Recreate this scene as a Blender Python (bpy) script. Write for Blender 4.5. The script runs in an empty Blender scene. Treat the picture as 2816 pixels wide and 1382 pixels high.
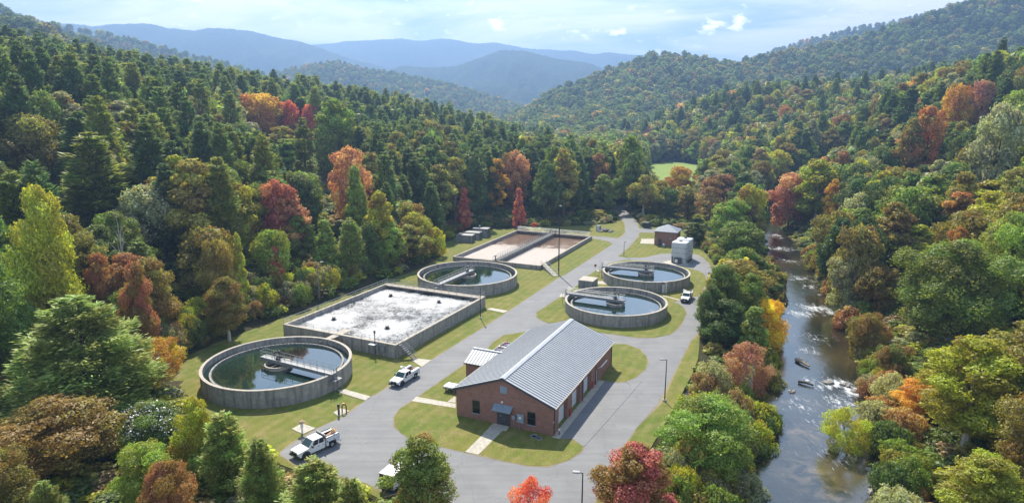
import bpy, math, random
import numpy as np
from mathutils import Vector, Matrix
from mathutils.geometry import tessellate_polygon

SC = bpy.context.scene
COL = SC.collection
R_ = math.radians
rng = np.random.default_rng(7)
random.seed(7)

# ------------------------------------------------------------------ camera, sky, sun, exposure
CAM_H = 45.0
PITCH = R_(12.474)
cam = bpy.data.cameras.new('camera')
cam.sensor_width = 36.0
cam.lens = 36.0 * 1805.98 / 2816.0
cam.clip_start = 0.5
cam.clip_end = 60000
camo = bpy.data.objects.new('camera', cam)
COL.objects.link(camo)
camo.location = (0, 0, CAM_H)
camo.rotation_euler = (R_(90) - PITCH, 0, 0)
SC.camera = camo

SUN_DIR = Vector((-0.135, 0.628, 0.766)).normalized()      # towards the sun
SUN_EL = math.asin(SUN_DIR.z)
SUN_AZ = math.atan2(SUN_DIR.x, SUN_DIR.y)
sun = bpy.data.lights.new('sun', 'SUN')
sun.energy = 5.0
sun.angle = R_(0.53)
sun.color = (1.0, 0.93, 0.80)
suno = bpy.data.objects.new('sun', sun)
COL.objects.link(suno)
suno.rotation_euler = SUN_DIR.to_track_quat('Z', 'Y').to_euler()
suno.location = (0, 0, 300)

world = bpy.data.worlds.new('World')
SC.world = world
world.use_nodes = True
wt = world.node_tree
wt.nodes.clear()


def N(t, kind, **kw):
    n = t.nodes.new(kind)
    for k, v in kw.items():
        if k.startswith('i_'):
            n.inputs[k[2:].replace('_', ' ')].default_value = v
        else:
            setattr(n, k, v)
    return n


def ramp(t, src, stops, interp='LINEAR'):
    n = t.nodes.new('ShaderNodeValToRGB')
    cr = n.color_ramp
    cr.interpolation = interp
    while len(cr.elements) < len(stops):
        cr.elements.new(0.5)
    for e, (p, c) in zip(cr.elements, stops):
        e.position = p
        e.color = (c, c, c, 1) if isinstance(c, (int, float)) else (*c[:3], 1)
    t.links.new(src, n.inputs[0])
    return n.outputs[0]


def mixc(t, fac, a, b, mode='MIX'):
    n = t.nodes.new('ShaderNodeMix')
    n.data_type = 'RGBA'
    n.blend_type = mode
    for s, v in ((0, fac), (6, a), (7, b)):
        if isinstance(v, (int, float)):
            n.inputs[s].default_value = v
        elif isinstance(v, tuple):
            n.inputs[s].default_value = (*v[:3], 1)
        else:
            t.links.new(v, n.inputs[s])
    return n.outputs[2]


def mth(t, op, a, b=None, clamp=False):
    n = t.nodes.new('ShaderNodeMath')
    n.operation = op
    n.use_clamp = clamp
    for s, v in ((0, a), (1, b)):
        if v is None:
            continue
        if isinstance(v, (int, float)):
            n.inputs[s].default_value = v
        else:
            t.links.new(v, n.inputs[s])
    return n.outputs[0]


SKY_STRENGTH = 0.05
sky = N(wt, 'ShaderNodeTexSky', sky_type='NISHITA', sun_disc=False, sun_elevation=SUN_EL,
        sun_rotation=SUN_AZ, altitude=600, air_density=1.0, dust_density=1.6, ozone_density=1.2)
tc = N(wt, 'ShaderNodeTexCoord')
# high thin cloud sheet: project the view direction on a plane overhead
sep = N(wt, 'ShaderNodeSeparateXYZ')
wt.links.new(tc.outputs['Generated'], sep.inputs[0])
zc = mth(wt, 'ADD', mth(wt, 'MAXIMUM', sep.outputs[2], 0.0), 0.075)
cx = mth(wt, 'DIVIDE', sep.outputs[0], zc)
cy = mth(wt, 'DIVIDE', sep.outputs[1], zc)
cmb = N(wt, 'ShaderNodeCombineXYZ')
wt.links.new(cx, cmb.inputs[0])
wt.links.new(cy, cmb.inputs[1])
n1 = N(wt, 'ShaderNodeTexNoise', noise_dimensions='3D')
n1.inputs['Scale'].default_value = 0.55
n1.inputs['Detail'].default_value = 8
n1.inputs['Roughness'].default_value = 0.58
n1.inputs['Distortion'].default_value = 0.5
wt.links.new(cmb.outputs[0], n1.inputs['Vector'])
veil = ramp(wt, n1.outputs[0], [(0.41, 0.10), (0.57, 1.0)])
# small cumulus heads low over the ridges
mp = N(wt, 'ShaderNodeMapping')
mp.inputs['Scale'].default_value = (1, 1, 2.0)
wt.links.new(tc.outputs['Generated'], mp.inputs[0])
n2 = N(wt, 'ShaderNodeTexNoise')
n2.inputs['Scale'].default_value = 46
n2.inputs['Detail'].default_value = 6
n2.inputs['Roughness'].default_value = 0.55
wt.links.new(mp.outputs[0], n2.inputs['Vector'])
cum_total = None
for (az, el, ra, re) in ((-0.022, 0.118, 0.026, 0.015), (0.105, 0.100, 0.040, 0.012), (0.150, 0.103, 0.028, 0.010),
                         (0.285, 0.106, 0.030, 0.017), (0.315, 0.110, 0.022, 0.014), (-0.29, 0.157, 0.045, 0.012)):
    c = Vector((math.sin(az) * math.cos(el), math.cos(az) * math.cos(el), math.sin(el)))
    sb = N(wt, 'ShaderNodeVectorMath', operation='SUBTRACT')
    wt.links.new(tc.outputs['Generated'], sb.inputs[0])
    sb.inputs[1].default_value = c
    sc_ = N(wt, 'ShaderNodeVectorMath', operation='MULTIPLY')
    wt.links.new(sb.outputs[0], sc_.inputs[0])
    sc_.inputs[1].default_value = (1 / ra, 1 / ra, 1 / re)
    ln = N(wt, 'ShaderNodeVectorMath', operation='LENGTH')
    wt.links.new(sc_.outputs[0], ln.inputs[0])
    d = mth(wt, 'SUBTRACT', 1.0, ln.outputs['Value'], True)
    cum_total = d if cum_total is None else mth(wt, 'MAXIMUM', cum_total, d)
cum = mth(wt, 'MULTIPLY', mth(wt, 'SUBTRACT', mth(wt, 'ADD', mth(wt, 'MULTIPLY', cum_total, 0.8), ramp(wt, n2.outputs[0], [(.32, 0), (.68, 1)])), 0.85), 2.2, True)
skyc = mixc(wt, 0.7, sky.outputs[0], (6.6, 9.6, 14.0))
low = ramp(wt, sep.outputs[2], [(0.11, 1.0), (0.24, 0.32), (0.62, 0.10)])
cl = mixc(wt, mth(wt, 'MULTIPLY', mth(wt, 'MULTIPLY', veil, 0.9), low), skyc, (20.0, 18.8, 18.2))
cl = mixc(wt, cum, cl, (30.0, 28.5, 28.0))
sky_lift = ramp(wt, sep.outputs[2], [(0.12, .50), (0.27, .95), (0.5, .62), (0.72, .32)])      # added gain above the view, lifts water reflections and ambient fill
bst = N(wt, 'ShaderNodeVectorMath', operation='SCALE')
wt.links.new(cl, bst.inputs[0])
wt.links.new(mth(wt, 'MULTIPLY', sky_lift, 2.0), bst.inputs['Scale'])
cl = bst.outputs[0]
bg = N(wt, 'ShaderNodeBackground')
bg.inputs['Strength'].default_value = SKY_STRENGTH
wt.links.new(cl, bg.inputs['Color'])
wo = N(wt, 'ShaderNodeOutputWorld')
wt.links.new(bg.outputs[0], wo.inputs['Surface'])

SC.view_settings.view_transform = 'Standard'
SC.view_settings.look = 'None'
SC.view_settings.gamma = 1
SC.view_settings.use_curve_mapping = False
SC.view_settings.exposure = 0.80
cy_ = SC.cycles
cy_.max_bounces = 6
cy_.diffuse_bounces = 3
cy_.glossy_bounces = 3
cy_.transmission_bounces = 3
cy_.volume_bounces = 0
cy_.transparent_max_bounces = 8
cy_.caustics_reflective = False
cy_.caustics_refractive = False
cy_.sample_clamp_indirect = 6
cy_.use_denoising = True
cy_.denoiser = 'OPENIMAGEDENOISE'

# ------------------------------------------------------------------ helpers
FD = 1652.05


def ray(px, py):
    u = (px - 1288) / FD
    v = -(py - 632.2) / FD
    c, s = math.cos(PITCH), math.sin(PITCH)
    return (u, c + v * s, -s + v * c)


def G(px, py, z=0.0):
    d = ray(px, py)
    k = (z - CAM_H) / d[2]
    return (d[0] * k, d[1] * k)


def RY(px, py, Y):
    d = ray(px, py)
    return (d[0] / d[1] * Y, Y, CAM_H + d[2] / d[1] * Y)


def project(x, y, z):
    c, s = math.cos(PITCH), math.sin(PITCH)
    zz = z - CAM_H
    d = y * c - zz * s
    u = y * s + zz * c
    return 1288 + FD * x / d, 632.2 - FD * u / d, d


def c1(x, y): return ((480 + x * .47458) * .91477, (700 + y * .47458) * .91477)
def c2(x, y): return ((1050 + x * .42083) * .91477, (850 + y * .42083) * .91477)
def c3(x, y): return ((1100 + x * .27695) * .91477, (550 + y * .27695) * .91477)
def c4(x, y): return ((1500 + x * .31646) * .91477, (550 + y * .31646) * .91477)
def c6(x, y): return ((1750 + x * .5) * .91477, (750 + y * .5) * .91477)
def GP(f, pts, z=0.0): return [G(*f(*p), z) for p in pts]
def ident(x, y): return (x, y)


class MB:
    def __init__(s):
        s.v = []
        s.f = []
        s.m = []

    def add(s, vs, fs, mi=0, M=None):
        o = len(s.v)
        if M is not None:
            vs = [tuple(M @ Vector(p)) for p in vs]
        s.v += [tuple(p) for p in vs]
        s.f += [tuple(i + o for i in f) for f in fs]
        s.m += [mi] * len(fs)
        return s

    def box(s, x0, x1, y0, y1, z0, z1, mi=0, M=None):
        v = [(x0, y0, z0), (x1, y0, z0), (x1, y1, z0), (x0, y1, z0), (x0, y0, z1), (x1, y0, z1), (x1, y1, z1), (x0, y1, z1)]
        f = [(3, 2, 1, 0), (4, 5, 6, 7), (0, 1, 5, 4), (1, 2, 6, 5), (2, 3, 7, 6), (3, 0, 4, 7)]
        return s.add(v, f, mi, M)

    def tube(s, pts, r, n=6, mi=0, cap=True, M=None):
        pts = [Vector(p) for p in pts]
        rs = r if isinstance(r, (list, tuple)) else [r] * len(pts)
        vs = []
        for i, p in enumerate(pts):
            d = (pts[min(i + 1, len(pts) - 1)] - pts[max(i - 1, 0)])
            if d.length < 1e-9:
                d = Vector((0, 0, 1))
            d.normalize()
            a = d.orthogonal() if abs(d.z) < .98 else Vector((1, 0, 0))
            a = (a - d * a.dot(d)).normalized()
            if abs(d.z) < .98:
                a = d.cross(Vector((0, 0, 1))).normalized()
            b = d.cross(a)
            for k in range(n):
                t = 2 * math.pi * k / n
                vs.append(tuple(p + (a * math.cos(t) + b * math.sin(t)) * rs[i]))
        fs = []
        for i in range(len(pts) - 1):
            for k in range(n):
                k2 = (k + 1) % n
                fs.append((i * n + k, i * n + k2, (i + 1) * n + k2, (i + 1) * n + k))
        if cap:
            fs.append(tuple(range(n - 1, -1, -1)))
            fs.append(tuple((len(pts) - 1) * n + k for k in range(n)))
        return s.add(vs, fs, mi, M)

    def lathe(s, prof, n=96, mi=0, closed=True, c=(0, 0), M=None):
        m = len(prof)
        vs = []
        for k in range(n):
            t = 2 * math.pi * k / n
            for (r, z) in prof:
                vs.append((c[0] + r * math.cos(t), c[1] + r * math.sin(t), z))
        fs = []
        for k in range(n):
            k2 = (k + 1) % n
            for i in range(m if closed else m - 1):
                j = (i + 1) % m
                fs.append((k * m + i, k2 * m + i, k2 * m + j, k * m + j))
        return s.add(vs, fs, mi, M)

    def disc(s, r, z, n=96, mi=0, c=(0, 0), M=None):
        vs = [(c[0] + r * math.cos(2 * math.pi * k / n), c[1] + r * math.sin(2 * math.pi * k / n), z) for k in range(n)]
        return s.add(vs, [tuple(range(n))], mi, M)

    def prism(s, pts2, z0, z1, mi=0, side=None, M=None):
        """pts2: ground polygon (x, y); top face plus skirt"""
        n = len(pts2)
        area = sum(pts2[i][0] * pts2[(i + 1) % n][1] - pts2[(i + 1) % n][0] * pts2[i][1] for i in range(n))
        if area < 0:
            pts2 = pts2[::-1]
        vs = [(x, y, z1) for x, y in pts2] + [(x, y, z0) for x, y in pts2]
        tris = tessellate_polygon([[Vector((x, y, 0)) for x, y in pts2]])
        fs = []
        for t in tris:
            a, b, c = (Vector((*pts2[i], 0)) for i in t)
            fs.append(tuple(t) if (b - a).cross(c - a).z > 0 else tuple(t[::-1]))
        s.add(vs, fs, mi, M)
        s.add(vs, [(i, n + i, n + (i + 1) % n, (i + 1) % n) for i in range(n)], mi if side is None else side, M)
        return s

    def extr(s, prof, y0, y1, mi=0, M=None, hw=None):
        """profile in (x, z) extruded along y; hw = optional half width per point"""
        n = len(prof)
        L = [(x, (y0 if hw is None else -hw[i]), z) for i, (x, z) in enumerate(prof)]
        Rr = [(x, (y1 if hw is None else hw[i]), z) for i, (x, z) in enumerate(prof)]
        fs = [tuple(range(n)), tuple(range(2 * n - 1, n - 1, -1))]
        fs += [(i, i + n, (i + 1) % n + n, (i + 1) % n) for i in range(n)]
        return s.add(L + Rr, fs, mi, M)

    def build(s, name, mats, parent=None, smooth=False, bevel=0.0):
        me = bpy.data.meshes.new(name)
        me.from_pydata(s.v, [], s.f)
        if not isinstance(mats, (list, tuple)):
            mats = [mats]
        for m in mats:
            me.materials.append(m)
        if len(mats) > 1:
            me.polygons.foreach_set('material_index', s.m)
        if smooth:
            me.polygons.foreach_set('use_smooth', [True] * len(me.polygons))
        me.update()
        o = bpy.data.objects.new(name, me)
        COL.objects.link(o)
        if parent is not None:
            o.parent = parent
        if bevel > 0:
            b = o.modifiers.new('bevel', 'BEVEL')
            b.width = bevel
            b.segments = 2
            b.limit_method = 'ANGLE'
        return o


def tag(o, label=None, cat=None, group=None, kind=None):
    if label:
        o['label'] = label
    if cat:
        o['category'] = cat
    if group:
        o['group'] = group
    if kind:
        o['kind'] = kind
    return o


def thing(name, label, cat, loc=(0, 0, 0), rz=0.0, group=None):
    o = bpy.data.objects.new(name, None)
    o.empty_display_size = .5
    COL.objects.link(o)
    o.location = loc
    o.rotation_euler = (0, 0, rz)
    return tag(o, label, cat, group)


def structure(o):
    o['kind'] = 'structure'
    return o


def dup(root, loc, rz, label, group=None):
    r = root.copy()
    COL.objects.link(r)
    r.location = loc
    r.rotation_euler = (0, 0, rz)
    r['label'] = label
    if group:
        r['group'] = group
    for ch in root.children:
        c = ch.copy()
        COL.objects.link(c)
        c.parent = r
        for g in ch.children:
            d = g.copy()
            COL.objects.link(d)
            d.parent = c
    return r


# ------------------------------------------------------------------ materials
def new_mat(name):
    m = bpy.data.materials.new(name)
    m.use_nodes = True
    t = m.node_tree
    b = t.nodes['Principled BSDF']
    return m, t, b


def coords(t, world=True, scale=(1, 1, 1)):
    if world:
        src = N(t, 'ShaderNodeNewGeometry').outputs['Position']
    else:
        src = N(t, 'ShaderNodeTexCoord').outputs['Object']
    mp = N(t, 'ShaderNodeMapping')
    mp.inputs['Scale'].default_value = scale
    t.links.new(src, mp.inputs[0])
    return mp.outputs[0]


def noise(t, vec, scale, detail=4, rough=.55, dist=0.0):
    n = N(t, 'ShaderNodeTexNoise')
    n.inputs['Scale'].default_value = scale
    n.inputs['Detail'].default_value = detail
    n.inputs['Roughness'].default_value = rough
    n.inputs['Distortion'].default_value = dist
    t.links.new(vec, n.inputs['Vector'])
    return n.outputs[0]


def bump(t, b, h, strength, dist=.05):
    n = N(t, 'ShaderNodeBump')
    n.inputs['Strength'].default_value = strength
    n.inputs['Distance'].default_value = dist
    t.links.new(h, n.inputs['Height'])
    t.links.new(n.outputs[0], b.inputs['Normal'])


def simple(name, col, rough=.5, metal=0.0, var=.12, scale=3.0, spec=.5):
    m, t, b = new_mat(name)
    v = coords(t, False)
    f = noise(t, v, scale, 5)
    lo = tuple(c * (1 - var) for c in col)
    hi = tuple(c * (1 + var) for c in col)
    c = ramp(t, f, [(.3, lo), (.7, hi)])
    t.links.new(c, b.inputs['Base Color'])
    b.inputs['Roughness'].default_value = rough
    b.inputs['Metallic'].default_value = metal
    b.inputs['Specular IOR Level'].default_value = spec
    return m


def concrete(name, base, streak=.55, panel=True):
    m, t, b = new_mat(name)
    v = coords(t, True)
    st = coords(t, True, (1, 1, .09))
    f1 = noise(t, v, 1.6, 6, .6)
    f2 = noise(t, st, 1.9, 5, .62)
    f3 = noise(t, v, 9, 4)
    c = ramp(t, f1, [(.3, tuple(x * .78 for x in base)), (.7, tuple(x * 1.16 for x in base))])
    s = ramp(t, f2, [(.36, 1 - streak), (.55, 1.0)])
    c = mixc(t, 1.0, c, s, 'MULTIPLY')
    c = mixc(t, .25, c, ramp(t, f3, [(.3, .5), (.7, 1.3)]), 'MULTIPLY')
    t.links.new(c, b.inputs['Base Color'])
    b.inputs['Roughness'].default_value = .85
    bump(t, b, f3, .25, .03)
    return m


def lawn_mat(name, a, b2, tan):
    m, t, b = new_mat(name)
    v = coords(t, True)
    f1 = noise(t, v, .085, 5, .6)
    f2 = noise(t, v, .5, 6, .62, .4)
    f3 = noise(t, v, 5.5, 4, .7)
    f4 = noise(t, v, .19, 6, .65, .6)
    c = mixc(t, ramp(t, f1, [(.35, 0), (.65, 1)]), a, b2)
    c = mixc(t, ramp(t, f2, [(.44, 0), (.72, .62)]), c, tuple(x * 1.0 for x in tan))
    c = mixc(t, ramp(t, f4, [(.64, 0), (.74, .8)]), c, tan)
    # faint mowing bands along the site
    sp = N(t, 'ShaderNodeSeparateXYZ')
    t.links.new(v, sp.inputs[0])
    w = mth(t, 'SINE', mth(t, 'ADD', mth(t, 'MULTIPLY', sp.outputs[0], 3.0), mth(t, 'MULTIPLY', sp.outputs[1], -1.38)))
    c = mixc(t, .18, c, ramp(t, mth(t, 'ADD', mth(t, 'MULTIPLY', w, .5), .5), [(0, .62), (1, 1.3)]), 'MULTIPLY')
    c = mixc(t, .85, c, ramp(t, f3, [(.25, .55), (.75, 1.4)]), 'MULTIPLY')
    t.links.new(c, b.inputs['Base Color'])
    b.inputs['Roughness'].default_value = .9
    b.inputs['Specular IOR Level'].default_value = .15
    bump(t, b, f3, .6, .12)
    return m


def asphalt_mat():
    m, t, b = new_mat('asphalt')
    v = coords(t, True)
    f1 = noise(t, v, .22, 6, .6, .3)
    f2 = noise(t, v, 8, 4, .7)
    st = coords(t, True, (1, 1, 1))
    st.node.inputs['Rotation'].default_value = (0, 0, R_(-65))
    st.node.inputs['Scale'].default_value = (.05, 1.1, 1)
    f3 = noise(t, st, 1.0, 4, .6)
    c = ramp(t, f1, [(.3, (.158, .158, .162)), (.72, (.205, .204, .206))])
    c = mixc(t, .5, c, ramp(t, f3, [(.3, .78), (.7, 1.18)]), 'MULTIPLY')
    c = mixc(t, .5, c, ramp(t, f2, [(.2, .78), (.8, 1.2)]), 'MULTIPLY')
    vo = N(t, 'ShaderNodeTexVoronoi', feature='DISTANCE_TO_EDGE')
    vo.inputs['Scale'].default_value = .11
    wv = N(t, 'ShaderNodeVectorMath', operation='ADD')
    nz = N(t, 'ShaderNodeTexNoise')
    nz.inputs['Scale'].default_value = .5
    t.links.new(v, nz.inputs['Vector'])
    sc = N(t, 'ShaderNodeVectorMath', operation='SCALE')
    sc.inputs['Scale'].default_value = 2.5
    t.links.new(nz.outputs['Color'], sc.inputs[0])
    t.links.new(v, wv.inputs[0])
    t.links.new(sc.outputs[0], wv.inputs[1])
    t.links.new(wv.outputs[0], vo.inputs['Vector'])
    c = mixc(t, .25, c, ramp(t, vo.outputs['Distance'], [(0.0, .35), (.010, 1.0)]), 'MULTIPLY')
    t.links.new(c, b.inputs['Base Color'])
    b.inputs['Roughness'].default_value = .8
    bump(t, b, f2, .2, .02)
    return m


def ground_mat():
    m, t, b = new_mat('forest_floor')
    v = coords(t, True)
    f1 = noise(t, v, .12, 6, .6)
    f2 = noise(t, v, 1.8, 6, .7)
    c = mixc(t, ramp(t, f1, [(.38, 0), (.62, 1)]), (.045, .05, .022), (.075, .062, .035))
    c = mixc(t, .9, c, ramp(t, f2, [(.25, .45), (.75, 1.5)]), 'MULTIPLY')
    t.links.new(c, b.inputs['Base Color'])
    b.inputs['Roughness'].default_value = .95
    b.inputs['Specular IOR Level'].default_value = .1
    bump(t, b, f2, .8, .4)
    return m


def hill_mat(name, a, b2, sc):
    m, t, b = new_mat(name)
    v = coords(t, True)
    f1 = noise(t, v, sc * .25, 6, .6)
    f2 = noise(t, v, sc * 3.0, 5, .7)
    c = mixc(t, ramp(t, f1, [(.35, 0), (.65, 1)]), a, b2)
    c = mixc(t, .9, c, ramp(t, f2, [(.3, .5), (.7, 1.4)]), 'MULTIPLY')
    t.links.new(c, b.inputs['Base Color'])
    b.inputs['Roughness'].default_value = .95
    b.inputs['Specular IOR Level'].default_value = .05
    bump(t, b, f2, 1.0, 9.0)
    return m


def water_mat(name, col, rough, scales, strength, stretch=(1, 1, 1), ior=1.6):
    m, t, b = new_mat(name)
    v = coords(t, True, stretch)
    h = None
    for s, a in scales:
        f = mth(t, 'MULTIPLY', noise(t, v, s, 4, .55, .3), a)
        h = f if h is None else mth(t, 'ADD', h, f)
    c = ramp(t, noise(t, coords(t, True), .12, 5, .6, .5), [(.35, tuple(x * .7 for x in col)), (.65, tuple(x * 1.35 for x in col))])
    t.links.new(c, b.inputs['Base Color'])
    b.inputs['Roughness'].default_value = rough
    b.inputs['IOR'].default_value = ior
    bump(t, b, h, strength, .1)
    return m


def foam_mat(name, dark, foam, lo, hi, big, patches):
    """agitated water: dark liquid under broken white foam"""
    m, t, b = new_mat(name)
    v = coords(t, True)
    f1 = noise(t, v, big, 7, .68, .35)
    f2 = noise(t, v, 1.9, 7, .82, .2)
    f = mth(t, 'ADD', mth(t, 'MULTIPLY', f1, .50), mth(t, 'MULTIPLY', f2, .54))
    for (x, y, r, a) in patches:
        sb = N(t, 'ShaderNodeVectorMath', operation='DISTANCE')
        t.links.new(v, sb.inputs[0])
        sb.inputs[1].default_value = (x, y, 1.7)
        k = mth(t, 'MULTIPLY', mth(t, 'SUBTRACT', 1.0, mth(t, 'DIVIDE', sb.outputs['Value'], r), True), a)
        f = mth(t, 'ADD', f, k)
    fac = ramp(t, f, [(lo, 0), (hi, 1)])
    f3 = noise(t, v, 7, 3, .7)
    fac2 = mth(t, 'MULTIPLY', fac, ramp(t, f3, [(.3, .55), (.55, 1.0)]))
    c = mixc(t, fac2, dark, foam)
    t.links.new(c, b.inputs['Base Color'])
    t.links.new(ramp(t, fac, [(0, .10), (1, .55)]), b.inputs['Roughness'])
    b.inputs['IOR'].default_value = 1.33
    bump(t, b, mth(t, 'ADD', mth(t, 'MULTIPLY', f2, 1.0), mth(t, 'MULTIPLY', f3, .6)), .75, .22)
    return m


def brick_mat(name, c1_, c2_, mortar, sc=1.0):
    m, t, b = new_mat(name)
    o = N(t, 'ShaderNodeTexCoord').outputs['Object']
    sp = N(t, 'ShaderNodeSeparateXYZ')
    t.links.new(o, sp.inputs[0])
    cm = N(t, 'ShaderNodeCombineXYZ')
    t.links.new(mth(t, 'ADD', sp.outputs[0], sp.outputs[1]), cm.inputs[0])
    t.links.new(sp.outputs[2], cm.inputs[1])
    br = N(t, 'ShaderNodeTexBrick')
    t.links.new(cm.outputs[0], br.inputs['Vector'])
    br.inputs['Color1'].default_value = (*c1_, 1)
    br.inputs['Color2'].default_value = (*c2_, 1)
    br.inputs['Mortar'].default_value = (*mortar, 1)
    br.inputs['Scale'].default_value = sc
    br.inputs['Mortar Size'].default_value = .022
    br.inputs['Brick Width'].default_value = .30
    br.inputs['Row Height'].default_value = .14
    f = noise(t, o, 1.2, 5, .6)
    c = mixc(t, .6, br.outputs['Color'], ramp(t, f, [(.3, .7), (.7, 1.2)]), 'MULTIPLY')
    t.links.new(c, b.inputs['Base Color'])
    b.inputs['Roughness'].default_value = .85
    return m


M = {}
M['concrete'] = concrete('concrete', (.32, .30, .275), .42)
M['concrete_in'] = concrete('concrete_wet', (.17, .168, .162), .6)
M['coping'] = concrete('coping', (.46, .405, .335), .15)
M['slab'] = concrete('slab', (.46, .42, .35), .12)
M['vault'] = concrete('vault_concrete', (.25, .25, .245), .5)
M['lawn'] = lawn_mat('lawn', (.112, .152, .026), (.175, .172, .038), (.285, .215, .10))
M['field'] = lawn_mat('field', (.19, .285, .06), (.22, .29, .065), (.26, .28, .09))
M['asphalt'] = asphalt_mat()
M['ground'] = ground_mat()
M['river'] = water_mat('river_water', (.022, .022, .014), .06, [(.5, 1.0), (2.4, .4), (7, .2)], .42, ior=2.1)
def add_river_features():
    t = M['river'].node_tree
    b = t.nodes['Principled BSDF']
    v = coords(t, True)
    base = b.inputs['Base Color'].links[0].from_socket
    rough = .06
    def patch(x, y, r, k=1.0):
        sb = N(t, 'ShaderNodeVectorMath', operation='DISTANCE')
        t.links.new(v, sb.inputs[0])
        sb.inputs[1].default_value = (x, y, -4.0)
        return mth(t, 'MULTIPLY', mth(t, 'SUBTRACT', 1.0, mth(t, 'DIVIDE', sb.outputs['Value'], r), True), k)
    def total(lst):
        f = None
        for px, py, r, k in lst:
            p = patch(*G(px, py, -4.0), r, k)
            f = p if f is None else mth(t, 'MAXIMUM', f, p)
        return f
    sand = total([(2025, 1090, 5.5, .8), (2060, 1190, 7.0, .8), (2010, 1010, 4.0, .6), (2090, 1240, 6.0, .7)])
    sn = noise(t, v, .33, 4, .6, 1.0)
    c = mixc(t, mth(t, 'MULTIPLY', sand, ramp(t, sn, [(.42, 0), (.6, 1)])), base, (.17, .125, .075))
    brown = total([(2120, 900, 9, .8), (2080, 800, 8, .7), (2010, 660, 12, .8), (2190, 1200, 7, .9), (2170, 1050, 6, .8)])
    c = mixc(t, brown, c, (.075, .055, .022))
    foam = total([(2050, 775, 6.5, .9), (2015, 790, 5.5, .8), (2085, 785, 5, .9), (2110, 965, 4.2, 1.1), (2150, 985, 4.0, 1.1), (2065, 970, 3.5, .8), (2030, 955, 3.0, .6), (1940, 590, 9, .85), (1962, 625, 8, .75),
                  (1985, 655, 8, .6), (2040, 720, 4, .7), (2030, 880, 4.0, .6), (2110, 1010, 4.5, .7), (2060, 850, 6, .42), (2090, 1060, 7, .42), (2030, 1020, 6, .42), (2120, 1150, 7, .4), (2010, 700, 9, .5)])
    fn = noise(t, coords(t, True, (1.5, .55, 1)), .9, 7, .72, .9)
    ff = mth(t, 'MULTIPLY', mth(t, 'SUBTRACT', mth(t, 'ADD', mth(t, 'MULTIPLY', foam, .34), fn), .64), 4.5, True)
    c = mixc(t, ff, c, (.62, .64, .66))
    t.links.new(c, b.inputs['Base Color'])
    t.links.new(ramp(t, ff, [(0, .06), (1, .6)]), b.inputs['Roughness'])


add_river_features()
M['tankwater'] = water_mat('tank_water', (.012, .026, .018), .03, [(.6, .5), (3.0, .12)], .06, ior=2.4)
M['roof'] = simple('roof_metal', (.40, .42, .45), .55, .1, .08, .8)
M['seam'] = simple('roof_seam', (.085, .095, .115), .5, .2, .05)  # rib shade put into the colour: seams far darker than the panels
M['trim'] = simple('dark_trim', (.055, .062, .075), .5, .2)
M['brick'] = brick_mat('brick', (.275, .086, .052), (.195, .060, .040), (.32, .24, .19))
M['brick_light'] = simple('brick_band', (.27, .17, .12), .85)
M['white'] = simple('white_paint', (.78, .78, .77), .35, 0, .03)
M['doorwhite'] = simple('door_panel', (.62, .65, .68), .5, 0, .05)
M['doordark'] = simple('dark_door', (.055, .055, .062), .45)
M['glass'] = simple('dark_glass', (.012, .014, .016), .06, 0, .1)
M['wshield'] = simple('windshield', (.02, .05, .048), .05, 0, .2)
M['galv'] = simple('galvanised', (.23, .235, .245), .55, .3, .2)
M['alu'] = simple('aluminium_rail', (.40, .40, .40), .5, .3, .05)
M['steel'] = simple('dark_steel', (.09, .092, .1), .5, .5)
M['rubber'] = simple('rubber', (.018, .018, .019), .75)
M['black'] = simple('black_plastic', (.022, .023, .026), .45)
M['lampbulb'] = simple('lamp_lens', (.72, .73, .75), .3)
M['red'] = simple('sign_red', (.34, .05, .035), .5)
M['bluegrey'] = simple('cabinet_grey', (.25, .31, .36), .5, .1)
M['tankgrey'] = simple('tank_grey', (.52, .53, .54), .45, .1, .06, 1)
M['orange'] = simple('orange_pipe', (.52, .17, .05), .5)
M['wood'] = simple('weathered_wood', (.30, .21, .13), .8, 0, .3)
M['rust'] = simple('rusty', (.16, .06, .035), .8, 0, .3)
M['lightblue'] = simple('blue_mark', (.08, .33, .52), .5)
M['yellow'] = simple('yellow_gear', (.55, .34, .05), .6)
M['rock'] = concrete('rock', (.30, .28, .25), .3)
M['riprap'] = concrete('riprap_stone', (.24, .235, .225), .4)
M['bark'] = simple('bark', (.085, .065, .048), .95, 0, .35, 2)
M['palebark'] = simple('pale_bark', (.42, .38, .32), .9, 0, .3, 2)
M['aerwater'] = foam_mat('aerated_water', (.055, .060, .066), (.58, .57, .565), .47, .60, .24,
                         [G(x, y, 1.7) + (7.0, .17) for x, y in ((983, 745), (1104, 761), (840, 804), (974, 826))])
M['sludge'] = foam_mat('brown_mixed_liquor', (.155, .088, .052), (.50, .435, .39), .50, .60, .30,
                       [G(1240, 640, .4) + (22, .22), G(1360, 640, .4) + (18, .15), G(1360, 590, .4) + (24, -.22)])


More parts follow.
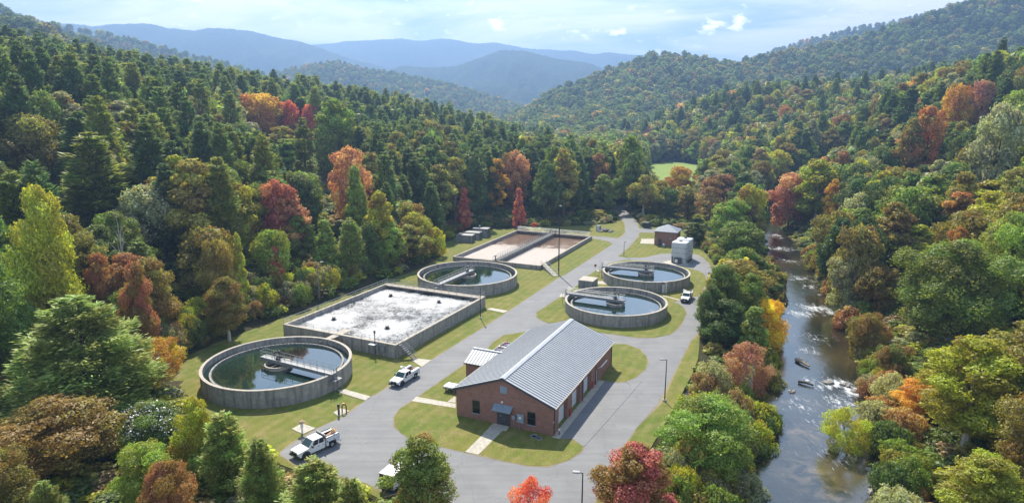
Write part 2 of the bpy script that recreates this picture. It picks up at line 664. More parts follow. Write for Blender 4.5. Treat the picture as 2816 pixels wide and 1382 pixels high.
# ------------------------------------------------------------------ layout on the ground plane (metres)
SITE = GP(ident, [(430, 950), (436, 922), (470, 896), (530, 866), (600, 841), (712, 798), (800, 770), (900, 732), (985, 700),
                  (1040, 682), (1095, 655)]) + \
    GP(c3, [(380, 545), (405, 505), (376, 460), (430, 422), (520, 398), (560, 330), (700, 285), (860, 292), (1140, 278), (1500, 262), (1900, 250),
            (2150, 225), (2170, 100)]) + GP(ident, [(1545, 522), (1553, 515), (1567, 515)]) + \
    GP(c4, [(735, 95), (790, 170), (830, 235), (935, 235), (1060, 225), (1160, 250), (1260, 310), (1340, 400), (1440, 520), (1490, 600), (1500, 680)]) + \
    GP(c6, [(345, 100), (345, 250), (350, 350), (340, 470), (295, 590), (145, 850), (70, 975), (0, 1100), (-60, 1264)]) + \
    [(10.0, 58.0), (-6, 59.0)] + GP(ident, [(1000, 1275), (920, 1236), (820, 1210), (700, 1165), (640, 1125), (560, 1070), (500, 1035), (455, 985)])
SITE = [tuple(p) for p in SITE]


def poly_sd(px, py, poly):
    """signed distance to a polygon, positive inside (numpy arrays)"""
    px = np.asarray(px, float)
    py = np.asarray(py, float)
    inside = np.zeros(px.shape, bool)
    dmin = np.full(px.shape, 1e18)
    n = len(poly)
    for i in range(n):
        x0, y0 = poly[i]
        x1, y1 = poly[(i + 1) % n]
        c = ((y0 > py) != (y1 > py))
        with np.errstate(divide='ignore', invalid='ignore'):
            xi = (x1 - x0) * (py - y0) / ((y1 - y0) if y1 != y0 else 1e-9) + x0
        inside ^= c & (px < xi)
        dx, dy = x1 - x0, y1 - y0
        L = dx * dx + dy * dy + 1e-12
        k = np.clip(((px - x0) * dx + (py - y0) * dy) / L, 0, 1)
        dmin = np.minimum(dmin, (px - x0 - k * dx) ** 2 + (py - y0 - k * dy) ** 2)
    d = np.sqrt(dmin)
    return np.where(inside, d, -d)


# river: right bank read off the photo, left bank a little beyond what the trees hide
RB = [(10.0, 20.0), (34.0, 55.0), (46.5, 74.5), (52.5, 85.3), (57.5, 96.2), (62.5, 108.2), (68.5, 123.2), (77.5, 148.4), (86, 176.5), (97, 216.6), (110, 264.5), (126, 300), (160, 345), (215, 390)]
LB = [(-8.0, 26.0), (18.0, 60.0), (29.0, 74.5), (34.0, 85.0), (41.0, 99.0), (48.0, 115.3), (56.0, 132.3), (65.5, 151.4), (75.5, 178.5), (88.5, 219), (102, 267), (112, 307), (148, 355), (205, 402)]
RIVER = LB + RB[::-1]
WATER_Z = -4.0
FIELD = [(85, 378), (104, 366), (126, 396), (145, 450), (150, 510), (132, 548), (108, 520), (97, 455)]

# terrain control points: x, y, z of the ground
CP = []
def ridge_cp(lst):
    for px, py, Y, th in lst:
        x, y, z = RY(px, py, Y)
        CP.append((x, y, z - th))
ridge_cp([(-60, 100, 200, 22), (0, 118, 220, 23), (150, 140, 260, 24), (300, 152, 300, 25), (420, 152, 340, 26), (560, 172, 390, 26),
          (740, 186, 450, 26), (900, 226, 500, 26), (1050, 262, 540, 26), (1200, 300, 560, 26), (1350, 326, 540, 26), (1480, 345, 480, 25)])
ridge_cp([(2071, 276, 400, 23), (2167, 240, 385, 23), (2243, 205, 370, 23), (2370, 168, 350, 23), (2471, 143, 330, 22), (2600, 118, 310, 22)])
ridge_cp([(1640, 320, 640, 22), (1711, 268, 620, 22), (1787, 230, 620, 22), (1889, 203, 620, 22), (2071, 203, 640, 22), (2250, 190, 660, 22), (2450, 150, 660, 22)])
CP += [(-95, 120, 10), (-75, 150, 10), (-70, 190, 11), (-62, 100, 2.5), (-60, 80, 0), (-90, 80, 3), (-120, 110, 15), (-60, 60, -1),
       (-150, 60, 8), (-60, 240, 12), (-30, 270, 4), (10, 300, 3), (50, 310, 1), (-100, 250, 22), (-120, 320, 32), (-60, 340, 15), (0, 380, 6), (-60, 450, 24),
       (70, 300, 0), (80, 360, 0), (60, 420, 2), (60, 500, 2), (120, 420, 0), (140, 520, 0), (120, 590, 2), (90, 560, 1), (160, 480, 4), (120, 330, -1), (180, 420, 8),
       (62, 80, -1.5), (75, 100, -1), (85, 125, 0), (110, 120, 5), (140, 120, 17), (95, 160, 0), (120, 170, 6), (160, 180, 20), (190, 200, 32),
       (115, 215, 1), (150, 230, 10), (200, 260, 30), (140, 280, 2), (180, 310, 13), (180, 350, 12), (92, 85, -1), (112, 100, 2), (140, 90, 9), (75, 60, -1), (60, 92, -2), (78, 85, -1.5),
       (210, 470, 12), (300, 480, 35), (260, 560, 40), (180, 580, 20), (380, 420, 70), (380, 260, 75), (280, 200, 60), (220, 120, 45),
       (-250, 120, 50), (-300, 250, 70), (-300, 380, 60), (-250, 480, 40), (-150, 560, 25), (-50, 640, 5), (-420, 300, 80),
       (0, 0, 0), (-150, -40, 10), (150, 0, 20), (-400, 100, 60), (400, 100, 70), (20, 680, 0), (100, 700, 5), (-300, 650, 15)]
for a in np.linspace(0, 2 * math.pi, 25)[:-1]:
    CP.append((1000 * math.sin(a), 300 + 1000 * math.cos(a), -2))
CP += [(x, y, 0.0) for x, y in SITE[::3]]
CPA = np.array(CP)
_d = np.hypot(CPA[:, None, 0] - CPA[None, :, 0], CPA[:, None, 1] - CPA[None, :, 1])
_A = _d + np.eye(len(CPA)) * -1.5
_n = len(CPA)
_K = np.zeros((_n + 1, _n + 1))
_K[:_n, :_n] = _A
_K[_n, :_n] = 1
_K[:_n, _n] = 1
_w = np.linalg.solve(_K, np.concatenate([CPA[:, 2], [0]]))


def fbm(x, y, L, seed, octs=4):
    r = np.random.default_rng(seed)
    s = 0
    a = 1.0
    for o in range(octs):
        for k in range(4):
            th = r.uniform(0, 2 * math.pi)
            ph = r.uniform(0, 6.28)
            f = 2 * math.pi / (L * r.uniform(.75, 1.3))
            s = s + a * np.sin((x * math.cos(th) + y * math.sin(th)) * f + ph) * .5
        a *= .5
        L *= .5
    return s


def height(x, y):
    x = np.atleast_1d(np.asarray(x, float))
    y = np.atleast_1d(np.asarray(y, float))
    z = np.empty(x.shape)
    for i in range(0, len(x), 20000):
        xs, ys = x[i:i + 20000], y[i:i + 20000]
        d = np.hypot(xs[:, None] - CPA[None, :, 0], ys[:, None] - CPA[None, :, 1])
        z[i:i + 20000] = d @ _w[:_n] + _w[_n]
    r = np.hypot(x, y - 300)
    k = np.clip((r - 850) / 150, 0, 1)
    z = z * (1 - k) + -2 * k
    z += fbm(x, y, 45, 3, 3) * .55 * np.clip((z - 1.0) / 8, 0, 1)
    near = r < 1000
    if near.any():
        xs, ys = x[near], y[near]
        zz = z[near]
        sf = poly_sd(xs, ys, FIELD)
        kf = np.clip((sf + 20) / 20, 0, 1)
        zz = zz * (1 - kf)
        sr = poly_sd(xs, ys, RIVER)
        kr = np.clip((sr + 14) / 16, 0, 1)
        kr = kr * kr * (3 - 2 * kr)
        bed = -6.2
        zz = zz * (1 - kr) + np.minimum(zz, bed) * kr
        sd = poly_sd(xs, ys, SITE)
        k0 = np.clip((sd + 5) / 5, 0, 1)
        zz = zz * (1 - k0) - .06 * k0
        z[near] = zz
    return z


# ------------------------------------------------------------------ ground sheet to the horizon
def axis(lo, hi, step, far, n):
    core = np.arange(lo, hi + .1, step)
    t = np.geomspace(step * 1.5, far, n)
    return np.concatenate([lo - t[::-1], core, hi + t])


gx = axis(-330, 330, 3.0, 14000, 26)
gy = axis(20, 720, 3.0, 14000, 26)
XX, YY = np.meshgrid(gx, gy)
ZZ = height(XX.ravel(), YY.ravel())
nx, ny = len(gx), len(gy)
me = bpy.data.meshes.new('ground')
co = np.stack([XX.ravel(), YY.ravel(), ZZ], 1)
ii = (np.arange(ny - 1)[:, None] * nx + np.arange(nx - 1)[None, :]).ravel()
fa = np.stack([ii, ii + 1, ii + 1 + nx, ii + nx], 1)


def mesh_np(name, co, fa, mats, smooth=False):
    me = bpy.data.meshes.new(name)
    k = fa.shape[1]
    me.vertices.add(len(co))
    me.vertices.foreach_set('co', np.asarray(co, np.float32).ravel())
    me.loops.add(fa.size)
    me.loops.foreach_set('vertex_index', fa.astype(np.int32).ravel())
    me.polygons.add(len(fa))
    me.polygons.foreach_set('loop_start', np.arange(0, fa.size, k, dtype=np.int32))
    if smooth:
        me.polygons.foreach_set('use_smooth', np.ones(len(fa), bool))
    for m in (mats if isinstance(mats, list) else [mats]):
        me.materials.append(m)
    me.update(calc_edges=True)
    return me


def link(name, me, parent=None):
    o = bpy.data.objects.new(name, me)
    COL.objects.link(o)
    if parent is not None:
        o.parent = parent
    return o


structure(link('ground', mesh_np('ground', co, fa, M['ground'], True)))

lawn = MB().prism(SITE, -.5, .0).build('lawn', M['lawn'])
structure(lawn)
structure(MB().prism(FIELD, -.5, .06).build('field', M['field']))

# river surface
rv = MB()
n = len(LB)
vs = []
for i in range(n):
    l = Vector((*LB[i], WATER_Z))
    r = Vector((*RB[i], WATER_Z))
    d = (r - l).normalized() * 3
    vs += [tuple(l - d), tuple(r + d)]
rv.add(vs, [(2 * i, 2 * i + 1, 2 * i + 3, 2 * i + 2) for i in range(n - 1)])
structure(rv.build('river', M['river']))

# asphalt: one sheet, grass islands lie on it
road_main_L = [(1075, 1290), (986, 1244), (920, 1214), (850, 1196), (740, 1165), (700, 1140), (740, 1112), (800, 1076), (868, 1046), (905, 1018), (915, 1011), (933, 998), (947, 992), (960, 983), (980, 971), (1065, 918),
               (1157, 860), (1218, 823), (1280, 782), (1407, 698), (1422, 690)] 
asph = GP(ident, road_main_L) + GP(c3, [(1640, 740), (1880, 590), (2090, 452), (2115, 435), (2090, 418), (2030, 400), (1915, 378), (1915, 358), (2000, 362), (2170, 380),
          (2215, 350), (2238, 318), (2235, 240), (2180, 160), (2140, 110)]) + GP(ident, [(1545, 520), (1549, 512), (1568, 512)]) + \
    GP(c4, [(700, 92), (745, 135), (775, 170), (800, 208), (812, 247), (945, 252), (945, 281), (815, 282), (800, 325), (770, 358), (700, 430), (625, 490), (700, 501), (850, 500),
            (900, 492), (955, 476), (1010, 467), (1075, 464), (1160, 460), (1240, 460), (1310, 470), (1365, 500), (1410, 545), (1440, 590), (1480, 650)]) + \
    GP(ident, [(1800, 735), (1790, 790), (1750, 845)]) + GP(c6, [(300, 370), (255, 460), (120, 720), (0, 850), (-60, 940), (-160, 1110), (-230, 1264)]) + [(8.0, 60.0), (-5.0, 61.0)]
def grow(pts, d):
    n = len(pts)
    ar = sum(pts[i][0] * pts[(i + 1) % n][1] - pts[(i + 1) % n][0] * pts[i][1] for i in range(n))
    sg_ = 1 if ar > 0 else -1
    out = []
    for i in range(n):
        a, p, b = Vector(pts[i - 1]), Vector(pts[i]), Vector(pts[(i + 1) % n])
        e1, e2 = (p - a).normalized(), (b - p).normalized()
        n1, n2 = Vector((e1.y, -e1.x)), Vector((e2.y, -e2.x))
        m = (n1 + n2)
        m = m.normalized() if m.length > .2 else n1
        k = d * (1 + .6 * math.sin(i * 2.3)) * sg_
        out.append((p.x + m.x * k, p.y + m.y * k))
    return out


M['verge'] = lawn_mat('verge_dirt', (.20, .165, .085), (.27, .215, .12), (.33, .26, .16))
structure(MB().prism(grow(asph, .28), -.3, .009).build('verge', M['verge']))
structure(MB().prism(asph, -.3, .018).build('road', M['asphalt']))
isl1 = GP(c2, [(1180, 834), (1245, 846), (1290, 866), (1312, 895), (1298, 930), (1220, 985), (1080, 1024), (950, 1020), (800, 990), (640, 950), (540, 933), (320, 880), (200, 848),
               (130, 812), (88, 765), (82, 705), (118, 650), (195, 605), (240, 570), (400, 460), (560, 352), (690, 262), (730, 215), (800, 170), (930, 148), (1020, 140),
               (1120, 130), (1300, 180), (1430, 215), (1500, 226), (1600, 230), (1680, 262), (1725, 305), (1737, 340), (1718, 392), (1655, 448), (1590, 473), (1530, 474), (1425, 467)])
# islands stand a few centimetres proud of the asphalt
isl2 = GP(c3, [(1356, 1118), (1362, 1162), (1412, 1198), (1480, 1222)]) + GP(c4, [(70, 1062), (180, 1090), (330, 1125), (480, 1150), (600, 1166), (800, 1194), (950, 1195), (1080, 1166),
       (1150, 1112), (1192, 1058), (1218, 985), (1205, 940), (1150, 895), (1100, 890), (1160, 872), (1230, 850), (1330, 830), (1390, 735), (1390, 655), (1340, 620), (1240, 590), (1100, 560),
       (900, 530), (700, 520), (560, 545), (495, 590), (440, 614), (370, 660), (280, 740), (150, 830)])
isl3 = GP(c4, [(200, 1560), (300, 1600)])
structure(MB().prism(grow(isl1, .2), 0, .035).build('verge', M['verge']))
structure(MB().prism(grow(isl2, .2), 0, .035).build('verge', M['verge']))
structure(MB().prism(isl1, 0, .05).build('lawn', M['lawn']))
structure(MB().prism(isl2, 0, .05).build('lawn', M['lawn']))


def slab(pts, z=.075, name='path', mat='slab', z0=0):
    return structure(MB().prism(pts, z0, z).build(name, M[mat]))


slab(GP(c2, [(225, 572), (482, 617), (482, 646), (195, 600)]))
slab(GP(c2, [(735, 740), (842, 756), (812, 797), (788, 795), (632, 950), (545, 933), (695, 782), (700, 772)]))
slab(GP(c2, [(185, 328), (215, 320), (325, 333), (262, 378)]))
slab(GP(c1, [(945, 785), (985, 780), (1137, 822), (1105, 845), (960, 800)]))
slab(GP(c3, [(860, 1085), (905, 1070), (1075, 1100), (1030, 1120)]))
slab(GP(c1, [(678, 1010), (738, 978), (818, 1005), (745, 1040)]), name='concrete_pad')
slab(GP(c1, [(920, 915), (965, 890), (1015, 905), (952, 938)]), name='concrete_pad')
slab(GP(c4, [(835, 338), (945, 338), (945, 383), (822, 378)]), name='concrete_pad')
slab(GP(c4, [(425, 705), (500, 705), (545, 735), (440, 728)]), name='path')
slab(GP(c4, [(440, 612), (485, 606), (492, 618), (455, 622)]), name='path')
slab(GP(c3, [(1600, 930), (1640, 930), (1650, 960), (1580, 965)]), name='path')
slab(GP(c2, [(475, 570), (482, 572), (482, 612), (430, 605)]), .07, name='path', mat='coping')
slab(GP(c2, [(440, 500), (470, 488), (500, 500), (500, 535), (450, 528), (432, 515)]), .07, name='concrete_pad')
slab(GP(c4, [(1020, 535), (1250, 500), (1290, 520), (1230, 570), (1060, 560)]), .04, name='concrete_pad')
slab(GP(c4, [(1020, 828), (1170, 868), (1160, 874), (1018, 834)]), .09, name='path')

# ------------------------------------------------------------------ clarifiers
def rail(mb, pts, h=1.05, step=1.6, r=.035, mid=True, posts=True):
    """handrail along a polyline of deck points"""
    pts = [Vector(p) for p in pts]
    up = Vector((0, 0, h))
    mb.tube([p + up for p in pts], r, 5)
    if mid:
        mb.tube([p + up * .52 for p in pts], r * .8, 5)
    if posts:
        for a, b in zip(pts[:-1], pts[1:]):
            k = max(1, round((b - a).length / step))
            for i in range(k + 1):
                p = a.lerp(b, i / k)
                mb.tube([p, p + up], r * .85, 5)


def clarifier(label, c, r, h, ang, group, far_end=2.6, curved=False):
    t = thing('clarifier_tank', label, 'tank', (c[0], c[1], 0), R_(ang), group)
    wt_ = .42
    MB().lathe([(r - wt_, -.4), (r, -.4), (r, h), (r - wt_, h)], 128).build('wall', [M['concrete']], t)
    MB().lathe([(r - wt_ - .02, h + .002), (r + .05, h + .002), (r + .05, h + .09), (r - wt_ - .02, h + .09)], 128).build('coping', M['coping'], t)
    wl = h - 1.0
    MB().disc(r - wt_ + .01, wl, 128).build('water', M['tankwater'], t)
    rl = r * .875
    w = MB().lathe([(rl - .16, wl - .5), (rl + .16, wl - .5), (rl + .16, wl + .24), (rl - .16, wl + .24)], 128)
    for k in range(96):       # notched weir plate inside the trough
        a = 2 * math.pi * (k + .5) / 96
        Mx = Matrix.Rotation(a, 4, 'Z')
        w.box(rl - .22, rl - .18, -rl * math.pi / 96 * .62, rl * math.pi / 96 * .62, wl - .1, wl + .33, 0, Mx)
    w.build('weir_trough', M['concrete'], t)
    zd = h + .32
    x0, x1 = -far_end, r + (.5 if not curved else 1.4)
    b = MB()
    b.box(x0, x1, -.62, .62, zd - .06, zd)
    for s in (-1, 1):
        b.box(x0, x1, s * .62 - .05, s * .62 + .05, zd - .5, zd + .06)
    k = int((x1 - x0) / 1.4)
    for i in range(k):
        x = x0 + .5 + i * 1.4
        b.box(x - .04, x + .04, -.57, .57, zd - .4, zd - .07)
    br = b.build('walkway_bridge', M['galv'], t)
    hr = MB()
    for s in (-1, 1):
        rail(hr, [(x0 + .05, s * .62, zd), (x1, s * .62, zd)], 1.1, 1.5, .035)
    rail(hr, [(x0 + .05, -.62, zd), (x0 + .05, .62, zd)], 1.1, 1.5, .035)
    if curved:
        for s in (-1, 1):
            pts = [(x1 + .9 * math.sin(q), s * .62, zd - .9 + .9 * math.cos(q) + 1.1 - .25 * q) for q in np.linspace(0, 1.5, 6)]
            hr.tube(pts, .035, 5)
    hr.build('handrail', M['alu'], br)
    dr = MB()
    dr.lathe([(0.01, zd + .01), (.42, zd + .01), (.42, zd + .28), (.26, zd + .34), (.26, zd + .62), (.01, zd + .66)], 20, closed=False)
    dr.box(-.1, .75, -.2, .2, zd + .3, zd + .7)
    dr.tube([(.1, .3, zd), (.1, .3, zd + 1.5)], .06, 6)
    dr.box(-.15, .35, .22, .42, zd + .95, zd + 1.45)
    dr.tube([(-.5, -.3, zd), (-.5, -.3, zd + 1.3)], .05, 6)
    dr.box(-.65, -.35, -.42, -.22, zd + 1.0, zd + 1.4)
    dr.build('drive_unit', M['steel'], br)
    MB().tube([(0, 0, wl - .6), (0, 0, zd - .06)], .32, 14).build('center_column', M['steel'], t)
    fw = MB()
    rf = min(2.15, r * .18)
    fw.lathe([(rf - .14, wl - .5), (rf, wl - .5), (rf, wl + .62), (rf - .14, wl + .62)], 48)
    fw.lathe([(rf, wl + .5), (rf + .12, wl + .5), (rf + .12, wl + .62), (rf, wl + .62)], 48)
    for k in range(3):
        a = 2 * math.pi * k / 3 + .6
        fw.tube([(0, 0, wl + .5), (rf - .1 , 0, wl + .5)], .07, 6, M=Matrix.Rotation(a, 4, 'Z'))
    fw.build('feed_well', M['coping' if h > 2.7 else 'concrete'], t)
    # skimmer arm just above the water
    # access ladder and landing outside the wall
    ld = MB()
    xr = r + .45
    for s in (-1, 1):
        ld.tube([(xr + .25, s * .3, .05), (xr + .25, s * .3, h + 1.35)], .045, 5)
    for i in range(int(h / .3)):
        z = .3 + i * .3
        ld.tube([(xr + .25, -.3, z), (xr + .25, .3, z)], .025, 5)
    for i in range(3):
        z = h * .5 + i * .6
        ld.tube([(xr + .25 + .42 * math.sin(q), .42 * math.cos(q), z) for q in np.linspace(0, math.pi, 7)], .03, 5)
    for s in (-1, 0, 1):
        ld.tube([(xr + .25 + .42 * math.cos(s), .42 * math.sin(s), h * .5), (xr + .25 + .42 * math.cos(s), .42 * math.sin(s), h * .5 + 1.2)], .025, 5)
    l = ld.build('ladder', M['galv'], t)
    la = MB().box(r + .06, r + 1.3, -.9, .9, h - .72, h - .62)
    rail(la, [(r + 1.25, -.85, h - .62), (r + 1.25, .85, h - .62)], 1.05, 1.2)
    rail(la, [(r + .1, .85, h - .62), (r + 1.25, .85, h - .62)], 1.05, 1.2)
    for s in (-1, 1):
        la.tube([(r + 1.2, s * .8, h - .7), (r + .05, s * .8, h - 1.7)], .04, 5)
        la.tube([(r + 1.2, s * .8, h - .7), (r + 1.2, s * .8, .02)], .05, 5)
    la.build('landing', M['galv'], l)
    return t


CLARIFIERS = 'round concrete clarifier tanks'
A_C, B_C, C_C, D_C = (-39.67, 104.73), (-11.54, 165.11), (23.22, 141.12), (35.25, 167.37)
ta = clarifier('largest looking round clarifier tank with dark green water, nearest to the truck with the rack', A_C, 12.14, 2.82, -28.3, CLARIFIERS, 3.6)
# wall pipes of the nearest clarifier
pp = MB()
for (a, z0, z1) in ((-75, 0.0, 1.5), (-69, 1.15, 1.3)):
    q = R_(a + 28.3)
    Mx = Matrix.Rotation(q, 4, 'Z')
    if z1 - z0 > 1:
        pp.tube([(12.22, 0, 0), (12.22, 0, 1.45), (12.7, 0, 1.55)], .09, 6, M=Mx)
    else:
        pp.box(12.16, 12.3, -.9, .9, z0, z1, 0, Mx)
pp.build('overflow_pipe', M['galv'], ta)
clarifier('round clarifier tank with green water between the white frothing tank and the brown basin', B_C, 12.86, 2.82, -116.8, CLARIFIERS, 2.6, True)
clarifier('round clarifier tank with sky blue water right behind the long grey metal roof', C_C, 11.30, 2.55, 152.7, CLARIFIERS, 2.0)
clarifier('round clarifier tank with blue water beside the tall pale grey chemical tank', D_C, 11.25, 2.65, 156.2, CLARIFIERS, 2.0)


# ------------------------------------------------------------------ aeration tank (white froth)
def at_local(root, pts):
    return [root.matrix_world.inverted() @ Vector(p) for p in pts]


at = thing('aeration_tank', 'rectangular concrete aeration tank full of white froth beside the main drive', 'tank', (-25.88, 134.5, 0), R_(64.44))
L2, W2, HA = 17.4, 13.6, 2.49


def ring_walls(L, W, th, z0, z1, grow=0):
    m = MB()
    m.box(-L - grow, L + grow, -W - grow, -W + th + grow, z0, z1)
    m.box(-L - grow, L + grow, W - th - grow, W + grow, z0, z1)
    m.box(-L - grow, -L + th + grow, -W + th + grow, W - th - grow, z0, z1)
    m.box(L - th - grow, L + grow, -W + th + grow, W - th - grow, z0, z1)
    return m


ring_walls(L2, W2, .5, -.4, HA).build('wall', M['concrete'], at)
ring_walls(L2, W2, .5, HA + .002, HA + .1, .04).build('coping', M['coping'], at)
# walkway slab along far wall
MB().box(L2 - 1.7, L2 - .55, -W2 + .55, W2 - .55, HA - .18, HA + .06).build('end_walkway', M['coping'], at)
# frothing surface: a real heaving sheet
gxs, gys = np.meshgrid(np.linspace(-L2 + .48, L2 - .48, 120), np.linspace(-W2 + .48, W2 - .48, 96))
zs = 1.62 + .05 * fbm(gxs, gys, 3.0, 5, 3)
for x, y in ((9.94, 7.26), (10.43, -5.49), (-9.26, 7.68), (-9.0, -5.53)):
    zs += .32 * np.exp(-((gxs - x) ** 2 + (gys - y) ** 2) / 7.0)
nn = gxs.shape[1]
iq = (np.arange(95)[:, None] * nn + np.arange(119)[None, :]).ravel()
fw = link('froth_water', mesh_np('froth_water', np.stack([gxs.ravel(), gys.ravel(), zs.ravel()], 1), np.stack([iq, iq + 1, iq + 1 + nn, iq + nn], 1), M['aerwater'], True), at)
rl_ = MB()
rail(rl_, [(-L2 + .1, W2 - .12, HA + .1), (L2 - .1, W2 - .12, HA + .1)], 1.1, 2.0, .045)
rail(rl_, [(L2 - .12, W2 - .1, HA + .1), (L2 - .12, -W2 + .1, HA + .1)], 1.1, 2.0, .045)
rail(rl_, [(L2 - 1.75, W2 - .6, HA + .06), (L2 - 1.75, -W2 + .6, HA + .06)], 1.1, 2.0, .045)
rail(rl_, [(-L2 + .1, -W2 + .1, HA + .1), (L2 - .1, -W2 + .1, HA + .1)], 1.0, 2.0, .028)
rail(rl_, [(-L2 + .1, -W2 + .1, HA + .1), (-L2 + .1, W2 - .1, HA + .1)], 1.0, 2.0, .028)
rl_.build('handrail', M['alu'], at)
for x, y in ((9.94, 7.26), (10.43, -5.49), (-9.26, 7.68), (-9.0, -5.53)):
    a_ = MB().lathe([(0.01, 1.7), (.34, 1.7), (.34, 2.35), (.40, 2.36), (.40, 2.5), (.01, 2.56)], 16, c=(x, y), closed=False)
    a_.lathe([(.34, 1.95), (.62, 1.95), (.62, 2.02), (.34, 2.02)], 16, c=(x, y))
    a_.build('aerator', M['black'], at, False)
# stairs
st = MB()
nst = 9
for i in range(nst):
    f = (i + .5) / nst
    y = -W2 - .15 - f * 3.3
    z = HA * (1 - f)
    st.box(-L2 + .5, -L2 + 1.5, y - .16, y + .16, z - .02, z + .03)
for x in (-L2 + .46, -L2 + 1.54):
    st.tube([(x, -W2 - .02, HA + .05), (x, -W2 - 3.5, 0.02)], .07, 5)
sa = st.build('metal_stairs', M['steel'], at)
sr = MB()
for x in (-L2 + .46, -L2 + 1.54):
    sr.tube([(x, -W2 - .02, HA + 1.1), (x, -W2 - 3.45, 1.05), (x, -W2 - 3.5, .05)], .035, 5)
    sr.tube([(x, -W2 - .02, HA + .6), (x, -W2 - 3.45, .55)], .03, 5)
    for f in (.05, .35, .65):
        sr.tube([(x, -W2 - f * 3.4, HA * (1 - f)), (x, -W2 - f * 3.4, HA * (1 - f) + 1.05)], .03, 5)
sr.build('handrail', M['alu'], sa)
# panels and light pole on the near wall
MB().box(-L2 - .3, -L2 - .02, -11.2, -10.2, .9, 1.9).box(-L2 - .26, -L2 - .02, -9.8, -9.2, 1.1, 1.8).build('control_box', M['galv'], at)
MB().box(-L2 - .9, -L2 - .05, -9.4, -8.0, 2.1, 2.16).build('equipment_shelf', M['white'], at)
MB().tube([(-L2 - .12, -9.0, 0), (-L2 - .12, -9.0, 4.6)], .08, 6).box(-L2 - .25, -L2 + .02, -9.14, -8.86, 4.2, 4.7).build('conduit_post', M['steel'], at)
# slab bridging to the near clarifier
MB().prism([(-34.7 - 1.0, 115.1), (-33.4, 117.2), (-31.2, 121.6), (-33.0, 122.3)], HA - .15, HA - .02).build('link_slab', M['coping'], None)
lk = bpy.data.objects['link_slab']
tag(lk, 'short concrete slab joining the near round clarifier to the white frothing tank', 'walkway')
lk.name = 'walkway_slab'


# ------------------------------------------------------------------ twin basin (brown liquor)
bt = thing('oxidation_basin', 'low twin concrete basin of brown frothy water with a central walkway, by the forest edge', 'basin', (4.99, 206.9, 0), R_(65.5))
LB2, WB2, HB = 23.87, 14.03, 1.16
ring_walls(LB2, WB2, .38, -.4, HB).build('wall', M['concrete'], bt)
ring_walls(LB2, WB2, .38, HB + .002, HB + .08, .04).build('coping', M['coping'], bt)
gxs, gys = np.meshgrid(np.linspace(-LB2 + .37, LB2 - .37, 120), np.linspace(-WB2 + .37, WB2 - .37, 72))
zs = .12 + .03 * fbm(gxs, gys, 3.0, 8, 3)
nn = gxs.shape[1]
iq = (np.arange(71)[:, None] * nn + np.arange(119)[None, :]).ravel()
link('brown_water', mesh_np('brown_water', np.stack([gxs.ravel(), gys.ravel(), zs.ravel()], 1), np.stack([iq, iq + 1, iq + 1 + nn, iq + nn], 1), M['sludge'], True), bt)
cw = MB().box(-LB2 + .3, LB2 - 1.6, -.95, -.72, .0, HB + .15).box(-LB2 + .3, LB2 - 1.6, .72, .95, .0, HB + .15).box(-LB2 + .3, LB2 - 1.6, -.75, .75, HB + .16, HB + .26).build('center_walkway', M['concrete_in'], bt)
hr = MB()
for s in (-1, 1):
    rail(hr, [(-LB2 + .2, s * .85, HB + .24), (LB2 - 1.4, s * .85, HB + .24)], 1.15, 1.7, .045)
hr.build('handrail', M['alu'], cw)
ew = MB().box(LB2 - 1.6, LB2 - .4, -WB2 + .4, WB2 - .4, HB - .25, HB + .2).build('end_walkway', M['coping'], bt)
hr = MB()
for x in (LB2 - 1.55, LB2 - .35):
    rail(hr, [(x, -WB2 + .4, HB + .2), (x, WB2 - .4, HB + .2)], 1.2, 2.2, .05)
hr.build('handrail', M['alu'], ew)
hr = MB()
rail(hr, [(-LB2 + .2, WB2 - .2, HB + .08), (-LB2 + .2, WB2 - 3.2, HB + .08)], 1.0, 1.4)
hr.build('handrail', M['alu'], bt)
bf = MB()
for k in range(3):
    bf.box(-LB2 + 1.2 + k * 1.5, -LB2 + 1.45 + k * 1.5, 1.2, 9.0 - k * .4, .1, .34)
bf.build('baffle_beam', M['coping'], bt)
for (x, y) in ((-LB2 + .9, .3), (LB2 - 1.0, 1.1), (LB2 - 1.0, -.9)):
    MB().tube([(x, y, HB + .2), (x, y, HB + 1.25)], .2, 8).lathe([(.01, HB + 1.25), (.34, HB + 1.25), (.34, HB + 1.55), (.01, HB + 1.6)], 10, c=(x, y), closed=False).build('mixer_motor', M['galv'], bt)
# concrete steps down from its corner
p0 = Vector((*G(*c3(1425, 668)), 0))
p1 = Vector((*G(*c3(1548, 755)), 0))
dv = (p1 - p0)
LS = dv.length
st = thing('concrete_steps', 'flight of grey concrete steps running down from the brown basin to the tall mast', 'steps', p0, math.atan2(dv.y, dv.x))
s_ = MB()
for i in range(8):
    s_.box(i * LS / 8, (i + 1) * LS / 8 - .002, -.75, .75, 0, 1.1 * (1 - i / 8))
s_.build('tread_flight', M['slab'], st)
hr = MB()
for s in (-.78, .78):
    hr.tube([(0, s, 2.1), (LS, s, 1.1)], .04, 5)
    hr.tube([(0, s, 1.6), (LS, s, .6)], .035, 5)
    for k in (0.02, .35, .7, .98):
        hr.tube([(LS * k, s, 0), (LS * k, s, 2.1 - k)], .04, 5)
hr.build('handrail', M['alu'], st)


